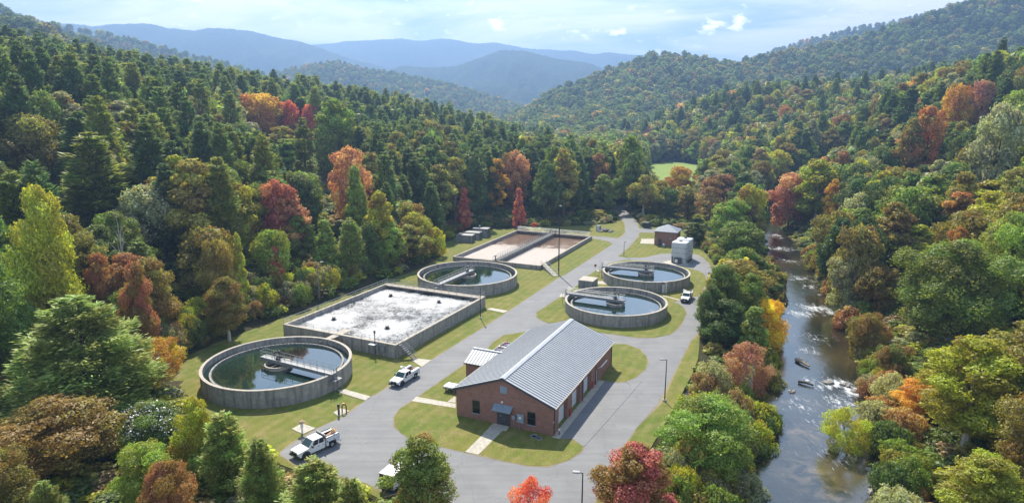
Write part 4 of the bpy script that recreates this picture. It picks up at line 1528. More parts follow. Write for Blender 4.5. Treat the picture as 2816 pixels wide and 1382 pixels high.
VEH = 'white utility trucks'
m0, d0 = midpt(cS, (405, 1005), (985, 738), 0)
hd = math.atan2(-d0.y, -d0.x)
left_v = Vector((-math.sin(hd), math.cos(hd), 0))
st_ = truck('white utility truck with a rack and orange pipes in its bed at lower left', m0 - left_v * .95 + Vector((0, 0, .02)), hd, 'rack', VEH, 1.06)
m0p, d1 = midpt(cPk, (735, 862), (1020, 683), 0)
hd2 = math.atan2(-d1.y, -d1.x)
left_v2 = Vector((-math.sin(hd2), math.cos(hd2), 0))
truck('white utility truck with a small crane arm on the drive beside the frothing tank', m0p - left_v2 * .92 + Vector((0, 0, .02)), hd2, 'boom', VEH)
# load in the beds (things lying in the trucks)
for i, (ty, r, col, lb) in enumerate(((-.25, .06, 'orange', 'orange pipe bundle nearest the rear window in the bed of the white truck at lower left'),)):
    p = st_.location
    Mx = Matrix.Translation(p) @ Matrix.Rotation(hd, 4, 'Z') @ Matrix.Scale(1.06, 4)
    mb_ = MB()
    for k, (y0, z0, y1, z1, rr) in enumerate(((.3, 1.45, .1, 1.75, .06), (.2, 1.4, -.05, 1.7, .05), (.4, 1.5, .35, 1.65, .045), (.05, 1.38, .2, 1.6, .05), (.45, 1.42, .15, 1.85, .035))):
        mb_.tube([(-1.1, y0, z0), (-2.9 - .1 * k, y1, z1)], rr, 7, M=Mx)
    tag(mb_.build('pipe_bundle', M['orange']), 'bundle of orange pipes lying in the white truck at lower left', 'pipes')
    mb_ = MB()
    mb_.tube([(-2.5 + .2 * math.cos(a), .3 + .2 * math.sin(a), 1.72 + .01 * k) for k, a in enumerate(np.linspace(0, 12.5, 26))], .045, 5, M=Mx)
    tag(mb_.build('hose_coil', M['yellow']), 'coiled yellow hose on top of the orange pipes in the white truck at lower left', 'hose')
mb_ = MB()
Mx = Matrix.Translation(m0p - left_v2 * .92) @ Matrix.Rotation(hd2, 4, 'Z')
mb_.box(-2.9, -2.35, -.5, .5, .75, 1.35, 0, Mx)
mb_.box(-2.3, -1.9, -.4, .1, .75, 1.2, 0, Mx)
mb_.tube([(-1.1, .3, 1.0), (-2.8, .4, 1.45)], .06, 6, M=Mx)
tag(mb_.build('scrap_load', M['rust']), 'rusty scrap load in the truck driving beside the frothing tank', 'scrap')
fr = Vector((*G(1882 * .91477, 834 * .91477), 0))
rr_ = Vector((*G(1899 * .91477, 806 * .91477), 0))
dvec = (fr - rr_).normalized()
hd3 = math.atan2(dvec.y, dvec.x)
tk3 = truck('white utility truck with a ladder on top beside the far right clarifier', fr - dvec * 3.1 + Vector((0, 0, .05)), hd3, 'boom', VEH)
lm = MB()
Mx = Matrix.Translation(tk3.location) @ Matrix.Rotation(hd3, 4, 'Z')
for y in (.62, .95):
    lm.tube([(-.5, y, 1.98), (-3.2, y, 1.78)], .05, 5, M=Mx)
for k in range(8):
    lm.tube([(-.6 - k * .33, .62, 1.97 - k * .025), (-.6 - k * .33, .95, 1.97 - k * .025)], .03, 5, M=Mx)
tag(lm.build('ladder', M['galv']), 'aluminium ladder lying on top of the truck beside the far right clarifier', 'ladder')
ym = MB().box(-2.6, -1.2, -.5, .3, .8, 1.55, 0, Mx).box(-1.15, -.95, -.4, .4, 1.4, 1.9, 0, Mx)
tag(ym.build('tool_load', M['yellow']), 'yellow tool crates in the bed of the truck beside the far right clarifier', 'crates')
bx = Vector((*G(1044 * .91477, 1301 * .91477, 2.2), 0))
truck('white box truck mostly hidden by the green and orange maple at the bottom centre', bx + AV * 2.9 - LV * 1.0 + Vector((0, 0, .02)), R_(65.3), 'box', VEH)

# open trailer behind the building
tr0 = Vector((*G(1357 * .91477, 963 * .91477, 1.1), 0))
tr1 = Vector((*G(1386 * .91477, 941 * .91477, 1.1), 0))
tc_ = (tr0 + tr1) / 2 - LV * .9
tr = thing('open_trailer', 'white open sided trailer with a dark load on the lawn behind the grey roof', 'trailer', (tc_.x, tc_.y, .05), R_(65.3))
MB().box(-2.6, 2.6, -.95, .95, .5, .6).box(-2.6, 2.6, .9, .97, .6, 1.15).box(-2.6, 2.6, -.97, -.9, .6, 1.15).box(2.53, 2.6, -.9, .9, .6, 1.15).box(-2.6, -2.53, -.9, .9, .6, 1.15).box(-.15, .15, -.9, .9, 1.0, 1.16).build('bed', M['white'], tr)
MB().box(-2.5, 2.5, -.88, .88, .61, .8).build('bed_liner', M['black'], tr)
for x in (-.5, .5):
    for y in (.85, -.85):
        wheel(tr, x, y * 1.15, .36, .22)
MB().tube([(-2.6, 0, .5), (-3.8, 0, .5)], .06, 6).build('drawbar', M['steel'], tr)
tl = MB()
TM = Matrix.Translation(tr.location) @ Matrix.Rotation(R_(65.3), 4, 'Z')
tl.box(-2.2, -1.2, -.6, .5, .82, 1.2, 0, TM).box(.6, 1.9, -.7, .6, .82, 1.15, 0, TM).tube([(-2.0, .6, 1.2), (2.2, .2, 1.25)], .06, 6, 1, M=TM).box(1.9, 2.3, .1, .6, .82, 1.3, 1, TM)
tag(tl.build('trailer_load', [simple('tarp_blue', (.03, .04, .09), .6), M['red']]), 'dark blue wrapped bundles with red ends lying in the white open trailer', 'load')

# white topped tank skid on the lawn at the gable corner
sk = thing('equipment_skid', 'white topped equipment table with black knobs on the lawn at the left gable corner', 'equipment', (-9.7, 98.9, .05), R_(65.3))
MB().box(-.85, .85, -1.15, 1.15, .75, 1.0).build('top', M['white'], sk, bevel=.03)
MB().box(-.87, .87, -1.17, 1.17, .62, .748).build('frame', M['black'], sk)
for x in (-.6, .6):
    for y in (-.8, .8):
        MB().box(x - .1, x + .1, y - .1, y + .1, 0, .63).build('leg', M['vault'], sk)
for x, y in ((-.4, -.2), (.1, -.5), (.45, -.8), (-.1, -.9), (.3, .1), (-.55, .6)):
    MB().lathe([(.01, 1.12), (.09, 1.1), (.1, 1.0)], 10, closed=False, c=(x, y)).build('knob', M['black'], sk)


# ------------------------------------------------------------------ lamps, sign, posts
def lamp(label, x, y, h, arm, rz, r=.075, mat='black', head='shoe', group='lamp posts of the plant', base=True):
    t = thing('street_lamp', label, 'lamp', (x, y, 0), rz, group)
    MB().tube([(0, 0, 0), (0, 0, h)], [r * 1.3, r * .8], 8).build('pole', M[mat], t)
    if base:
        MB().lathe([(.01, .32), (.26, .3), (.3, 0), (.01, 0)], 14, closed=False).build('base', M['slab'], t)
    if arm > 0:
        MB().tube([(0, 0, h - .1), (arm * .5, 0, h - .02), (arm, 0, h)], r * .6, 6).build('arm', M[mat], t)
    hd_ = MB().box(arm - .15, arm + .62, -.2, .2, h - .02, h + .14).build('lamp_head', M['galv' if head == 'shoe' else 'white'], t, bevel=.04)
    MB().box(arm + .0, arm + .52, -.15, .15, h - .05, h - .021).build('lens', M['lampbulb'], hd_)
    return t


lamp('black lamp post with a grey head on the lawn strip right of the brick building', 23.85, 95.2, 6.9, .5, R_(180))
x, y = G(1466, 1188, 6.9)
lamp('black lamp post with a grey head at the bottom edge by the red orange maple', x, y, 6.9, .45, R_(175))
lamp('very tall thin dark mast light beside the steps of the brown basin', 12.71, 173.4, 19.0, .0, 0, .14)
lamp('dark lamp post at the long side of the white frothing tank', -6.83, 136.1, 7.4, .0, R_(90), .075)
lamp('short dark post light at the side road near the brick shed', 34.4, 197.0, 4.4, 0, 0, .07)
lamp('pale lamp post with an arm standing against the dark forest left of the frothing tank', -45.6, 149.4, 9.3, .8, R_(20), .13, 'galv')
sg = thing('road_sign', 'round red road sign on a thin grey post beside the main drive', 'sign', (22.75, 174.24, 0), R_(20))
MB().tube([(0, 0, 0), (0, 0, 2.8)], .035, 6).build('post', M['galv'], sg)
MB().lathe([(.01, -.02), (.4, -.02), (.4, .02), (.01, .02)], 8, M=Matrix.Translation((0, -.06, 2.55)) @ Matrix.Rotation(R_(90), 4, 'X') @ Matrix.Rotation(R_(22.5), 4, 'Z')).build('sign_face', M['red'], sg)
MB().box(-.2, .2, -.1, -.085, 2.5, 2.6).build('lettering_band', M['coping'], sg)
vp = thing('vent_pipe', 'white standpipe with a brown mushroom cap on the concrete pad behind the white truck', 'vent pipe', (*G(*c1(741, 1035)), .075))
MB().tube([(0, 0, 0), (0, 0, .9)], .13, 10).tube([(0, 0, .9), (0, 0, 1.5)], .2, 10).build('pipe', M['white'], vp)
MB().lathe([(.01, 1.95), (.3, 1.85), (.5, 1.66), (.46, 1.6), (.01, 1.62)], 18, closed=False).build('cap', M['wood'], vp)
x, y = G(*c1(953, 930))
vp = thing('valve_post', 'dark square valve post at the kerb on the small pad below the near clarifier', 'post', (x, y, .075))
MB().box(-.13, .13, -.13, .13, 0, 1.7).build('post', M['steel'], vp)
MB().box(-.17, .17, -.15, .15, 1.35, 1.75).build('box', M['black'], vp, bevel=.02)
x, y = G(*c1(972, 915))
vp = thing('backflow_pipe', 'rusty orange bent pipe with a valve on the small pad below the near clarifier', 'pipe', (x, y, .075))
MB().tube([(0, 0, 0), (0, 0, 1.0), (.2, .05, 1.25), (.5, .1, 1.2), (.6, .12, .9), (.6, .12, 0)], .1, 8).build('pipe', M['rust'], vp)
MB().lathe([(.01, 1.5), (.2, 1.48), (.2, 1.4), (.01, 1.38)], 12, c=(.25, .05), closed=False).build('valve_wheel', M['orange'], vp)

gb = thing('utility_box', 'pale grey utility box on the grass left of the rock pile by the far bend', 'box', (32.0, 238.9, 0), R_(60))
MB().box(-.7, .7, -.8, .8, .1, 2.0).build('box', M['galv'], gb, bevel=.04)
MB().box(-.75, .75, -.85, .85, 0, .1).build('plinth', M['slab'], gb)
MB().box(-.76, -.705, -.6, .6, .25, 1.8).build('door', M['tankgrey'], gb)
br_ = thing('barrel', 'small blue grey barrel standing before the brick shed', 'barrel', (*G(*c4(1028, 412)), 0))
MB().lathe([(.01, 0), (.42, 0), (.46, .35), (.46, .8), (.42, 1.15), (.01, 1.18)], 16, closed=False).build('drum', M['bluegrey'], br_, True)
MB().lathe([(.465, .36), (.485, .38), (.485, .42), (.465, .44)], 16).lathe([(.465, .72), (.485, .74), (.485, .78), (.465, .8)], 16).build('hoop', M['steel'], br_)
tx = thing('transformer', 'dark round topped transformer box at the tree edge by the far parking spur', 'transformer', (*G(*c4(880, 240)), 0), R_(60))
rounded_prism(MB(), 1.3, 1.4, .4, .1, 2.0).build('box', M['black'], tx, True)
MB().box(-1.5, 1.5, -1.6, 1.6, 0, .1).build('plinth', M['slab'], tx)

# dark rack and beams at the bottom edge
rk = thing('metal_rack', 'low dark metal lattice rack lying at the pavement edge near the bottom', 'rack', (*G(986, 1228, .4), 0), R_(-25))
b = MB()
for z in (.25, .75):
    b.tube([(-1.3, 0, z), (1.3, 0, z)], .06, 5)
for k in range(9):
    b.tube([(-1.3 + k * .325, 0, .25), (-1.3 + (k + .5) * .325, 0, .75)], .04, 5)
b.build('lattice', M['black'], rk)
for x in (-1.3, 1.2):
    MB().box(x, x + .1, -.3, .3, 0, .8).build('end_frame', M['steel'], rk)
x, y = G(1000, 1240, .2)
tag(MB().box(-1.6, 1.6, -.12, .12, .05, .25, 0, Matrix.Translation((x, y, 0)) @ Matrix.Rotation(R_(30), 4, 'Z')).build('wooden_beam', M['wood']), 'weathered wooden beam lying beside the dark rack at the bottom', 'beam')


# ------------------------------------------------------------------ rocks, logs
def boulder(mb, c, r, seed, flat=.6, mi=0):
    g = np.random.default_rng(seed)
    n, m = 9, 6
    vs, fs = [], []
    off = g.uniform(.72, 1.18, (m, n))
    for i in range(m):
        ph = -math.pi / 2 + math.pi * (i + .5) / m
        for k in range(n):
            th = 2 * math.pi * k / n
            q = r * off[i, k]
            vs.append((c[0] + q * math.cos(ph) * math.cos(th), c[1] + q * math.cos(ph) * math.sin(th), c[2] + q * flat * math.sin(ph)))
    for i in range(m - 1):
        for k in range(n):
            fs.append((i * n + k, i * n + (k + 1) % n, (i + 1) * n + (k + 1) % n, (i + 1) * n + k))
    fs.append(tuple(range(n - 1, -1, -1)))
    fs.append(tuple((m - 1) * n + k for k in range(n)))
    return mb.add(vs, fs, mi)


rp = MB()
for i in range(26):
    a, q = rng.uniform(0, 6.28), math.sqrt(rng.uniform(0, 1))
    boulder(rp, (34.4 + 2.6 * q * math.cos(a), 237.3 + 1.9 * q * math.sin(a), .2 + .7 * (1 - q)), rng.uniform(.35, .75), i)
tag(rp.build('rock_pile', M['rock']), 'low heap of grey rocks on the grass by the far bend of the drive', 'rocks')
ROCKS = [((2072, 715), .9, 'pale boulder at the right bank upstream of the first rapids'), ((2042, 726), .7, 'low flat rock in midstream upstream of the first rapids'),
         ((2062, 742), .6, 'small dark rock in the river just above the first rapids'), ((2108, 790), .8, 'wet boulder at the right bank beside the first rapids'),
         ((2010, 905), .8, 'rock under the upper driftwood log'), ((2085, 962), 1.0, 'dark boulder in the second rapids'), ((2125, 968), .9, 'grey boulder right of the second rapids'),
         ((2150, 985), .8, 'boulder at the right bank end of the second rapids'), ((1992, 985), .7, 'dark rock left of the lower driftwood log'), ((2175, 1072), .9, 'pale flat rock under the leaning yellow tree'),
         ((2195, 1195), .8, 'pale boulder at the lower right river edge'), ((2203, 1240), 1.0, 'largest pale boulder at the lower right river edge'), ((2185, 1180), .5, 'small pale stone at the lower right river edge'),
         ((1965, 600), .8, 'dark boulder in the far white water')]
for i, ((px, py), r, lb) in enumerate(ROCKS):
    x, y = G(px, py, WATER_Z)
    m_ = MB()
    boulder(m_, (x, y, WATER_Z + .05), r, 100 + i, .45)
    tag(m_.build('river_rock', M['rock']), lb, 'rock', 'rocks in the river')
for (pa, pb, r, lb) in (((2002, 908), (2036, 924), .28, 'brown driftwood log lying across the upper river rocks'), ((2008, 962), (2046, 972), .25, 'dark driftwood log before the second rapids')):
    a, b2 = Vector((*G(*pa, WATER_Z), WATER_Z + .25)), Vector((*G(*pb, WATER_Z), WATER_Z + .3))
    mb_ = MB().tube([a, a.lerp(b2, .5) + Vector((0, .1, .12)), b2], [r, r * .9, r * .6], 8)
    mb_.tube([a.lerp(b2, .6), a.lerp(b2, .75) + Vector((.4, .5, .6))], [r * .4, r * .15], 5)
    tag(mb_.build('driftwood_log', M['wood' if pa[0] == 2002 else 'bark']), lb, 'log', 'driftwood in the river')
# stone bank below the lawn strip on the right
rs = MB()
pa, pb = Vector((*G(*c6(298, 590)), 0)), Vector((*G(*c6(140, 890)), 0))
for i in range(420):
    p = pa.lerp(pb, rng.uniform(0, 1))
    q = rng.uniform(0, 1)
    nr = Vector(((pb - pa).y, -(pb - pa).x, 0)).normalized()
    if nr.x < 0:
        nr = -nr
    p = p + nr * (q * 3.4 + .2)
    boulder(rs, (p.x, p.y, -.1 - 1.1 * q), rng.uniform(.18, .42), 900 + i)
tag(rs.build('riprap', M['riprap']), 'grey stone riprap lining the bank below the right lawn strip', 'riprap', kind='stuff')
sf = thing('silt_fence', 'low black fence along the top of the stone bank right of the drive', 'fence', pa)
n_s = 9
dlt = (pb - pa)
for i in range(n_s):
    MB().tube([tuple(dlt * (i / (n_s - 1))), tuple(dlt * (i / (n_s - 1)) + Vector((0, 0, .75)))], .04, 5).build('post', M['black'], sf)
mm = MB()
nr2 = Vector((dlt.y, -dlt.x, 0)).normalized() * .02
mm.add([-nr2, dlt - nr2, dlt - nr2 + Vector((0, 0, .6)), -nr2 + Vector((0, 0, .6)), nr2, dlt + nr2, dlt + nr2 + Vector((0, 0, .6)), nr2 + Vector((0, 0, .6))],
       [(0, 1, 2, 3), (7, 6, 5, 4), (3, 2, 6, 7), (0, 3, 7, 4), (1, 5, 6, 2)])
mm.build('fabric', M['black'], sf)

# ------------------------------------------------------------------ foliage materials
def leaf_mat(name, far=False, needles=False):
    m = bpy.data.materials.new(name)
    m.use_nodes = True
    t = m.node_tree
    t.nodes.clear()
    if far:
        at_ = N(t, 'ShaderNodeAttribute', attribute_type='INSTANCER', attribute_name='tint')
        base = at_.outputs['Color']
        al = None
    else:
        oi = N(t, 'ShaderNodeObjectInfo')
        base = oi.outputs['Color']
        al = oi.outputs['Alpha']
    va = N(t, 'ShaderNodeAttribute', attribute_name='var')
    sp = N(t, 'ShaderNodeSeparateColor')
    t.links.new(va.outputs['Color'], sp.inputs[0])
    leafv, clump = sp.outputs[0], sp.outputs[1]
    c = mixc(t, 1.0, base, ramp(t, leafv, [(0, .62), (1, 1.38)]), 'MULTIPLY')
    c = mixc(t, ramp(t, clump, [(0, .0), (1, .34)]), c, (.30, .26, .03), 'MIX') if False else c
    hs = N(t, 'ShaderNodeHueSaturation')
    t.links.new(mth(t, 'ADD', mth(t, 'MULTIPLY', clump, .055), .473), hs.inputs['Hue'])
    t.links.new(mth(t, 'ADD', mth(t, 'MULTIPLY', clump, .4), .8), hs.inputs['Value'])
    hs.inputs['Saturation'].default_value = 1.0
    t.links.new(c, hs.inputs['Color'])
    c = hs.outputs[0]
    if al is not None:
        # alpha below one: that share of the clumps has turned autumn orange
        turned = mth(t, 'GREATER_THAN', clump, al)
        c = mixc(t, turned, c, mixc(t, 1.0, (.32, .205, .055), ramp(t, leafv, [(0, .6), (1, 1.4)]), 'MULTIPLY'))
    df = N(t, 'ShaderNodeBsdfDiffuse')
    tr_ = N(t, 'ShaderNodeBsdfTranslucent')
    t.links.new(c, df.inputs['Color'])
    tcol = mixc(t, 1.0, c, (1.25, 1.2, .6), 'MULTIPLY')
    t.links.new(tcol, tr_.inputs['Color'])
    mx = N(t, 'ShaderNodeMixShader')
    mx.inputs[0].default_value = .38 if needles else .46
    t.links.new(df.outputs[0], mx.inputs[1])
    t.links.new(tr_.outputs[0], mx.inputs[2])
    gl = N(t, 'ShaderNodeBsdfGlossy')
    gl.inputs['Roughness'].default_value = .5
    gl.inputs['Color'].default_value = (1, 1, 1, 1)
    m2 = N(t, 'ShaderNodeMixShader')
    m2.inputs[0].default_value = .025
    t.links.new(mx.outputs[0], m2.inputs[1])
    t.links.new(gl.outputs[0], m2.inputs[2])
    o = N(t, 'ShaderNodeOutputMaterial')
    t.links.new(m2.outputs[0], o.inputs['Surface'])
    return m


M['leaf'] = leaf_mat('leaves')
M['needle'] = leaf_mat('needles', needles=True)
M['leaf_far'] = leaf_mat('far_leaves', True)


def leaves_mesh(name, P, Nn, size, aspect, v1, v2, g, mat):
    """P centres, Nn normals, size per leaf -> diamond quads"""
    n = len(P)
    Nn = Nn / (np.linalg.norm(Nn, axis=1, keepdims=True) + 1e-9)
    ref = g.normal(size=(n, 3))
    U = np.cross(Nn, ref)
    U /= (np.linalg.norm(U, axis=1, keepdims=True) + 1e-9)
    V = np.cross(Nn, U)
    s = size[:, None]
    q = np.stack([P - U * s, P - V * s * aspect + Nn * s * .12, P + U * s, P + V * s * aspect + Nn * s * .12], 1).reshape(-1, 3)
    fa = np.arange(4 * n).reshape(n, 4)
    me = mesh_np(name, q, fa, mat)
    a = me.attributes.new('var', 'FLOAT_COLOR', 'FACE')
    colr = np.stack([v1, v2, np.zeros(n), np.ones(n)], 1).astype(np.float32)
    a.data.foreach_set('color', colr.ravel())
    return me


def crown_points(g, H, R, base, nblob, nleaf, size, shape, blob=(.26, .42), upw=.2):
    C_, Rb = [], []
    ga = 2.39996
    for i in range(nblob):
        t = base + (1 - base) * ((i + .5) / nblob) ** .9
        f = shape((t - base) / (1 - base))
        rad = R * f * math.sqrt(g.uniform(.25, 1.0)) * g.uniform(.66, 1.06)
        a = i * ga + g.uniform(-.5, .5)
        rb = R * g.uniform(*blob) * (.55 + .45 * f)
        C_.append((rad * math.cos(a), rad * math.sin(a), min((t + g.uniform(-.05, .05)) * H, H - rb * g.uniform(.55, .95))))
        Rb.append(rb)
    C_.append((0, 0, H - R * .22))
    Rb.append(R * .24)
    C_, Rb = np.array(C_), np.array(Rb)
    w = Rb ** 2
    k = np.repeat(np.arange(len(Rb)), np.maximum(8, (w / w.sum() * nleaf * 1.7)).astype(int))
    d = g.normal(size=(len(k), 3))
    d[:, 2] += upw
    d /= np.linalg.norm(d, axis=1, keepdims=True)
    lump = 1 + .20 * np.sin(d @ np.array([5.1, 3.3, 2.2]) + k * 1.7) + .15 * np.sin(d @ np.array([-3.0, 8.2, 6.1]) + k)
    P = C_[k] + d * (Rb[k] * lump * g.uniform(.78, 1.1, len(k)) * np.where(g.uniform(size=len(k)) < .1, 1.15, 1))[:, None] * np.array([1, 1, .82])
    keep = np.ones(len(P), bool)
    for j in range(len(Rb)):
        dd = np.linalg.norm((P - C_[j]) / np.array([1, 1, .82]), axis=1)
        keep &= ~((dd < Rb[j] * .68) & (k != j))
    P, d, k = P[keep], d[keep], k[keep]
    if len(P) > nleaf:
        s = g.choice(len(P), nleaf, replace=False)
        P, d, k = P[s], d[s], k[s]
    cl = g.uniform(size=len(Rb))
    v2 = np.clip(cl[k] + g.normal(size=len(k)) * .06, 0, 1)
    v1 = g.uniform(size=len(k))
    Nn = d + g.normal(size=d.shape) * (.55 if nleaf > 2000 else .22)
    return P, Nn, size * g.uniform(.65, 1.35, len(k)), v1, v2, C_, Rb


def trunk_mesh(name, H, r, limbs, mat, top=.8):
    m = MB()
    m.tube([(0, 0, -1.2), (0.02 * H * .3, 0, H * .3), (-.01 * H, .01 * H, H * top)], [r * 1.25, r * .8, r * .18], 7)
    for (x, y, z) in limbs:
        z0 = max(H * .16, z - math.hypot(x, y) * .9 - .06 * H)
        q = min(1, z0 / (H * top))
        m.tube([(0, 0, z0), (x * .5, y * .5, z0 + (z - z0) * .62), (x * .92, y * .92, z)], [r * .5 * (1 - .6 * q), r * .3 * (1 - .5 * q), r * .07], 5)
    me = bpy.data.meshes.new(name)
    me.from_pydata(m.v, [], m.f)
    me.materials.append(mat)
    me.update()
    return me


def s_round(t): return math.sqrt(max(0, 1 - (2 * t - 0.9) ** 2 * .92))
def s_ovoid(t): return max(.08, (min(1, t / .28)) ** .6 * (1 - max(0, (t - .28) / .72) ** 1.7) + .06)
def s_cone(t): return max(.06, (1 - t) ** .8 * min(1, t / .08 + .5))
def s_tall(t): return max(.1, .92 * (min(1, t / .2)) ** .5 * (1 - max(0, (t - .5) / .5) ** 2) + .06)


def decid(seed, H, R, base, nblob, nleaf, size, shape, blob=(.24, .38), pale=False, mat=None):
    g = np.random.default_rng(seed)
    P, Nn, s, v1, v2, C_, Rb = crown_points(g, H, R, base, nblob, nleaf, size, shape, blob)
    cm = leaves_mesh('crown', P, Nn, s, .62, v1, v2, g, mat or M['leaf'])
    idx = g.choice(len(C_), min(10, len(C_)), replace=False)
    tm = trunk_mesh('trunk', H, H * .018 + .05, [tuple(C_[i]) for i in idx], M['palebark' if pale else 'bark'])
    return dict(H=H, R=R, crown=cm, trunk=tm, base=base)


def pine(seed, H, R, base, nwh, nleaf, size, dens=1.0, mat=None, droop=.0, irregular=.25):
    g = np.random.default_rng(seed)
    P, D, V2, S = [], [], [], []
    limbs = []
    for w in range(nwh):
        t = base + (1 - base) * (w + g.uniform(.1, .9)) / nwh
        L0 = R * min(1, (1 - t) ** .62 * 1.2 + .06) * (.55 + .45 * min(1, (t - base) / .15 + .3))
        nb = g.integers(4, 7) if t < .85 else 4
        a0 = g.uniform(0, 6.28)
        for b in range(nb):
            L = L0 * g.uniform(1 - irregular, 1 + irregular * .6)
            a = a0 + 6.283 * b / nb + g.uniform(-.25, .25)
            dirh = np.array([math.cos(a), math.sin(a), 0])
            per = np.array([-math.sin(a), math.cos(a), 0])
            rise = g.uniform(.05, .3) + .5 * max(0, t - .6)
            z0 = t * H
            cl = g.uniform()
            if w % 4 == 0 and b % 2 == 0:
                limbs.append((dirh[0] * L * .8, dirh[1] * L * .8, z0 + rise * L * .7))
            n = max(6, int(nleaf / (nwh * 6.0) * (L / (R * .62)) * 1.15))
            u = g.uniform(.22, 1.0, n) ** .8
            lat = g.normal(size=n) * .20 * L * (1.25 - u) * 1.5
            vert = g.normal(size=n) * .11 * L + .02
            curve = rise * L * (u ** 1.6) - droop * L * u * (1 - u) * 2
            pts = dirh[None] * (u * L)[:, None] + per[None] * lat[:, None]
            pts[:, 2] += z0 + curve + vert - np.abs(lat) * .18
            P.append(pts)
            dd = dirh[None] * .9 + per[None] * np.sign(lat)[:, None] * .5 + np.array([0, 0, .45])[None] + g.normal(size=(n, 3)) * .28
            D.append(dd)
            V2.append(np.full(n, cl))
            S.append(np.full(n, size) * g.uniform(.7, 1.3, n))
    P, D = np.concatenate(P), np.concatenate(D)
    V2, S = np.concatenate(V2), np.concatenate(S)
    # needle sprays: long quads laid along D
    n = len(P)
    D /= np.linalg.norm(D, axis=1, keepdims=True)
    side = np.cross(D, np.array([0, 0, 1.0])[None] + g.normal(size=(n, 3)) * .5)
    side /= np.linalg.norm(side, axis=1, keepdims=True)
    s = S[:, None]
    q = np.stack([P - D * s * .6, P + side * s * .26, P + D * s * 1.1, P - side * s * .26], 1).reshape(-1, 3)
    cm = mesh_np('crown', q, np.arange(4 * n).reshape(n, 4), mat or M['needle'])
    a = cm.attributes.new('var', 'FLOAT_COLOR', 'FACE')
    a.data.foreach_set('color', np.stack([g.uniform(size=n), np.clip(V2 + g.normal(size=n) * .08, 0, 1), np.zeros(n), np.ones(n)], 1).astype(np.float32).ravel())
    tm = trunk_mesh('trunk', H, H * .014 + .06, limbs, M['bark'], .97)
    return dict(H=H, R=R, crown=cm, trunk=tm, base=base)


VAR = {
    'round': [decid(1, 16, 6.0, .20, 30, 15000, .27, s_round), decid(2, 16, 6.2, .16, 36, 15000, .27, s_round, (.22, .38)), decid(3, 16, 5.6, .22, 26, 14000, .28, s_round, (.28, .48)),
              decid(10, 17, 6.0, .2, 42, 15000, .26, s_round, (.2, .36))],
    'ovoid': [decid(4, 19, 5.0, .14, 34, 15000, .27, s_ovoid), decid(5, 19, 5.2, .18, 30, 15000, .27, s_ovoid, (.22, .4)), decid(11, 19, 4.8, .2, 40, 15000, .26, s_ovoid, (.22, .38))],
    'tall': [decid(6, 22, 4.4, .18, 36, 14000, .28, s_tall, (.26, .42), True), decid(7, 22, 4.0, .24, 32, 13000, .28, s_tall, (.26, .42))],
    'cone': [decid(8, 15, 3.4, .06, 60, 13000, .24, s_cone, (.26, .40)), decid(9, 15, 3.7, .06, 56, 13000, .24, s_cone, (.24, .4))],
    'airy': [decid(12, 14, 5.2, .26, 40, 8000, .23, s_round, (.16, .28), True), decid(13, 14, 4.8, .3, 34, 7000, .23, s_ovoid, (.18, .3), True)],
    'pine': [pine(20, 24, 5.0, .12, 32, 15000, .62), pine(21, 24, 5.2, .16, 29, 14000, .64), pine(22, 24, 4.6, .1, 34, 15000, .6), pine(23, 24, 5.0, .24, 22, 11000, .64, irregular=.4)],
    'fir': [pine(24, 18, 4.8, .04, 24, 16000, .50), pine(25, 18, 5.4, .04, 22, 16000, .52)],
    'sparse': [pine(26, 25, 4.0, .34, 15, 7500, .6, irregular=.4)],
    'shrub': [decid(30, 3.4, 2.3, .05, 26, 5200, .15, s_round, (.26, .4)), decid(31, 3.2, 2.5, .05, 30, 5200, .15, s_round, (.22, .36)), decid(32, 4.0, 2.2, .05, 28, 5200, .15, s_ovoid, (.26, .4))],
}
NEARV = {
    'round': [decid(51, 16, 6.0, .16, 40, 42000, .155, s_round, (.22, .40)), decid(52, 16, 5.8, .14, 34, 42000, .155, s_round, (.24, .44))],
    'ovoid': [decid(53, 17, 5.2, .12, 44, 42000, .155, s_ovoid, (.22, .40)), decid(54, 17, 5.0, .12, 38, 40000, .155, s_ovoid, (.24, .42))],
    'tall': [decid(55, 20, 4.6, .2, 44, 38000, .16, s_tall, (.24, .42), True)],
    'airy': [decid(56, 14, 5.2, .24, 44, 16000, .14, s_round, (.16, .30), True)],
    'fir': [pine(57, 18, 4.8, .03, 30, 34000, .34, irregular=.35), pine(58, 18, 5.2, .03, 27, 34000, .34, irregular=.35)],
    'shrub': [decid(59, 3.4, 2.3, .05, 30, 9000, .10, s_round, (.24, .40)), decid(60, 3.4, 2.4, .05, 36, 9000, .10, s_round, (.2, .36))],
}
FARV = [decid(40, 14, 5.6, .12, 24, 900, .80, s_round, (.3, .44), mat=M['leaf_far']), decid(41, 15, 5.2, .12, 24, 900, .80, s_ovoid, (.3, .46), mat=M['leaf_far']),
        decid(42, 14, 6.0, .1, 26, 900, .80, s_round, (.26, .4), mat=M['leaf_far']), pine(43, 22, 4.8, .1, 26, 1700, 1.25, mat=M['leaf_far']), pine(44, 22, 4.8, .1, 30, 1700, 1.25, mat=M['leaf_far'])]

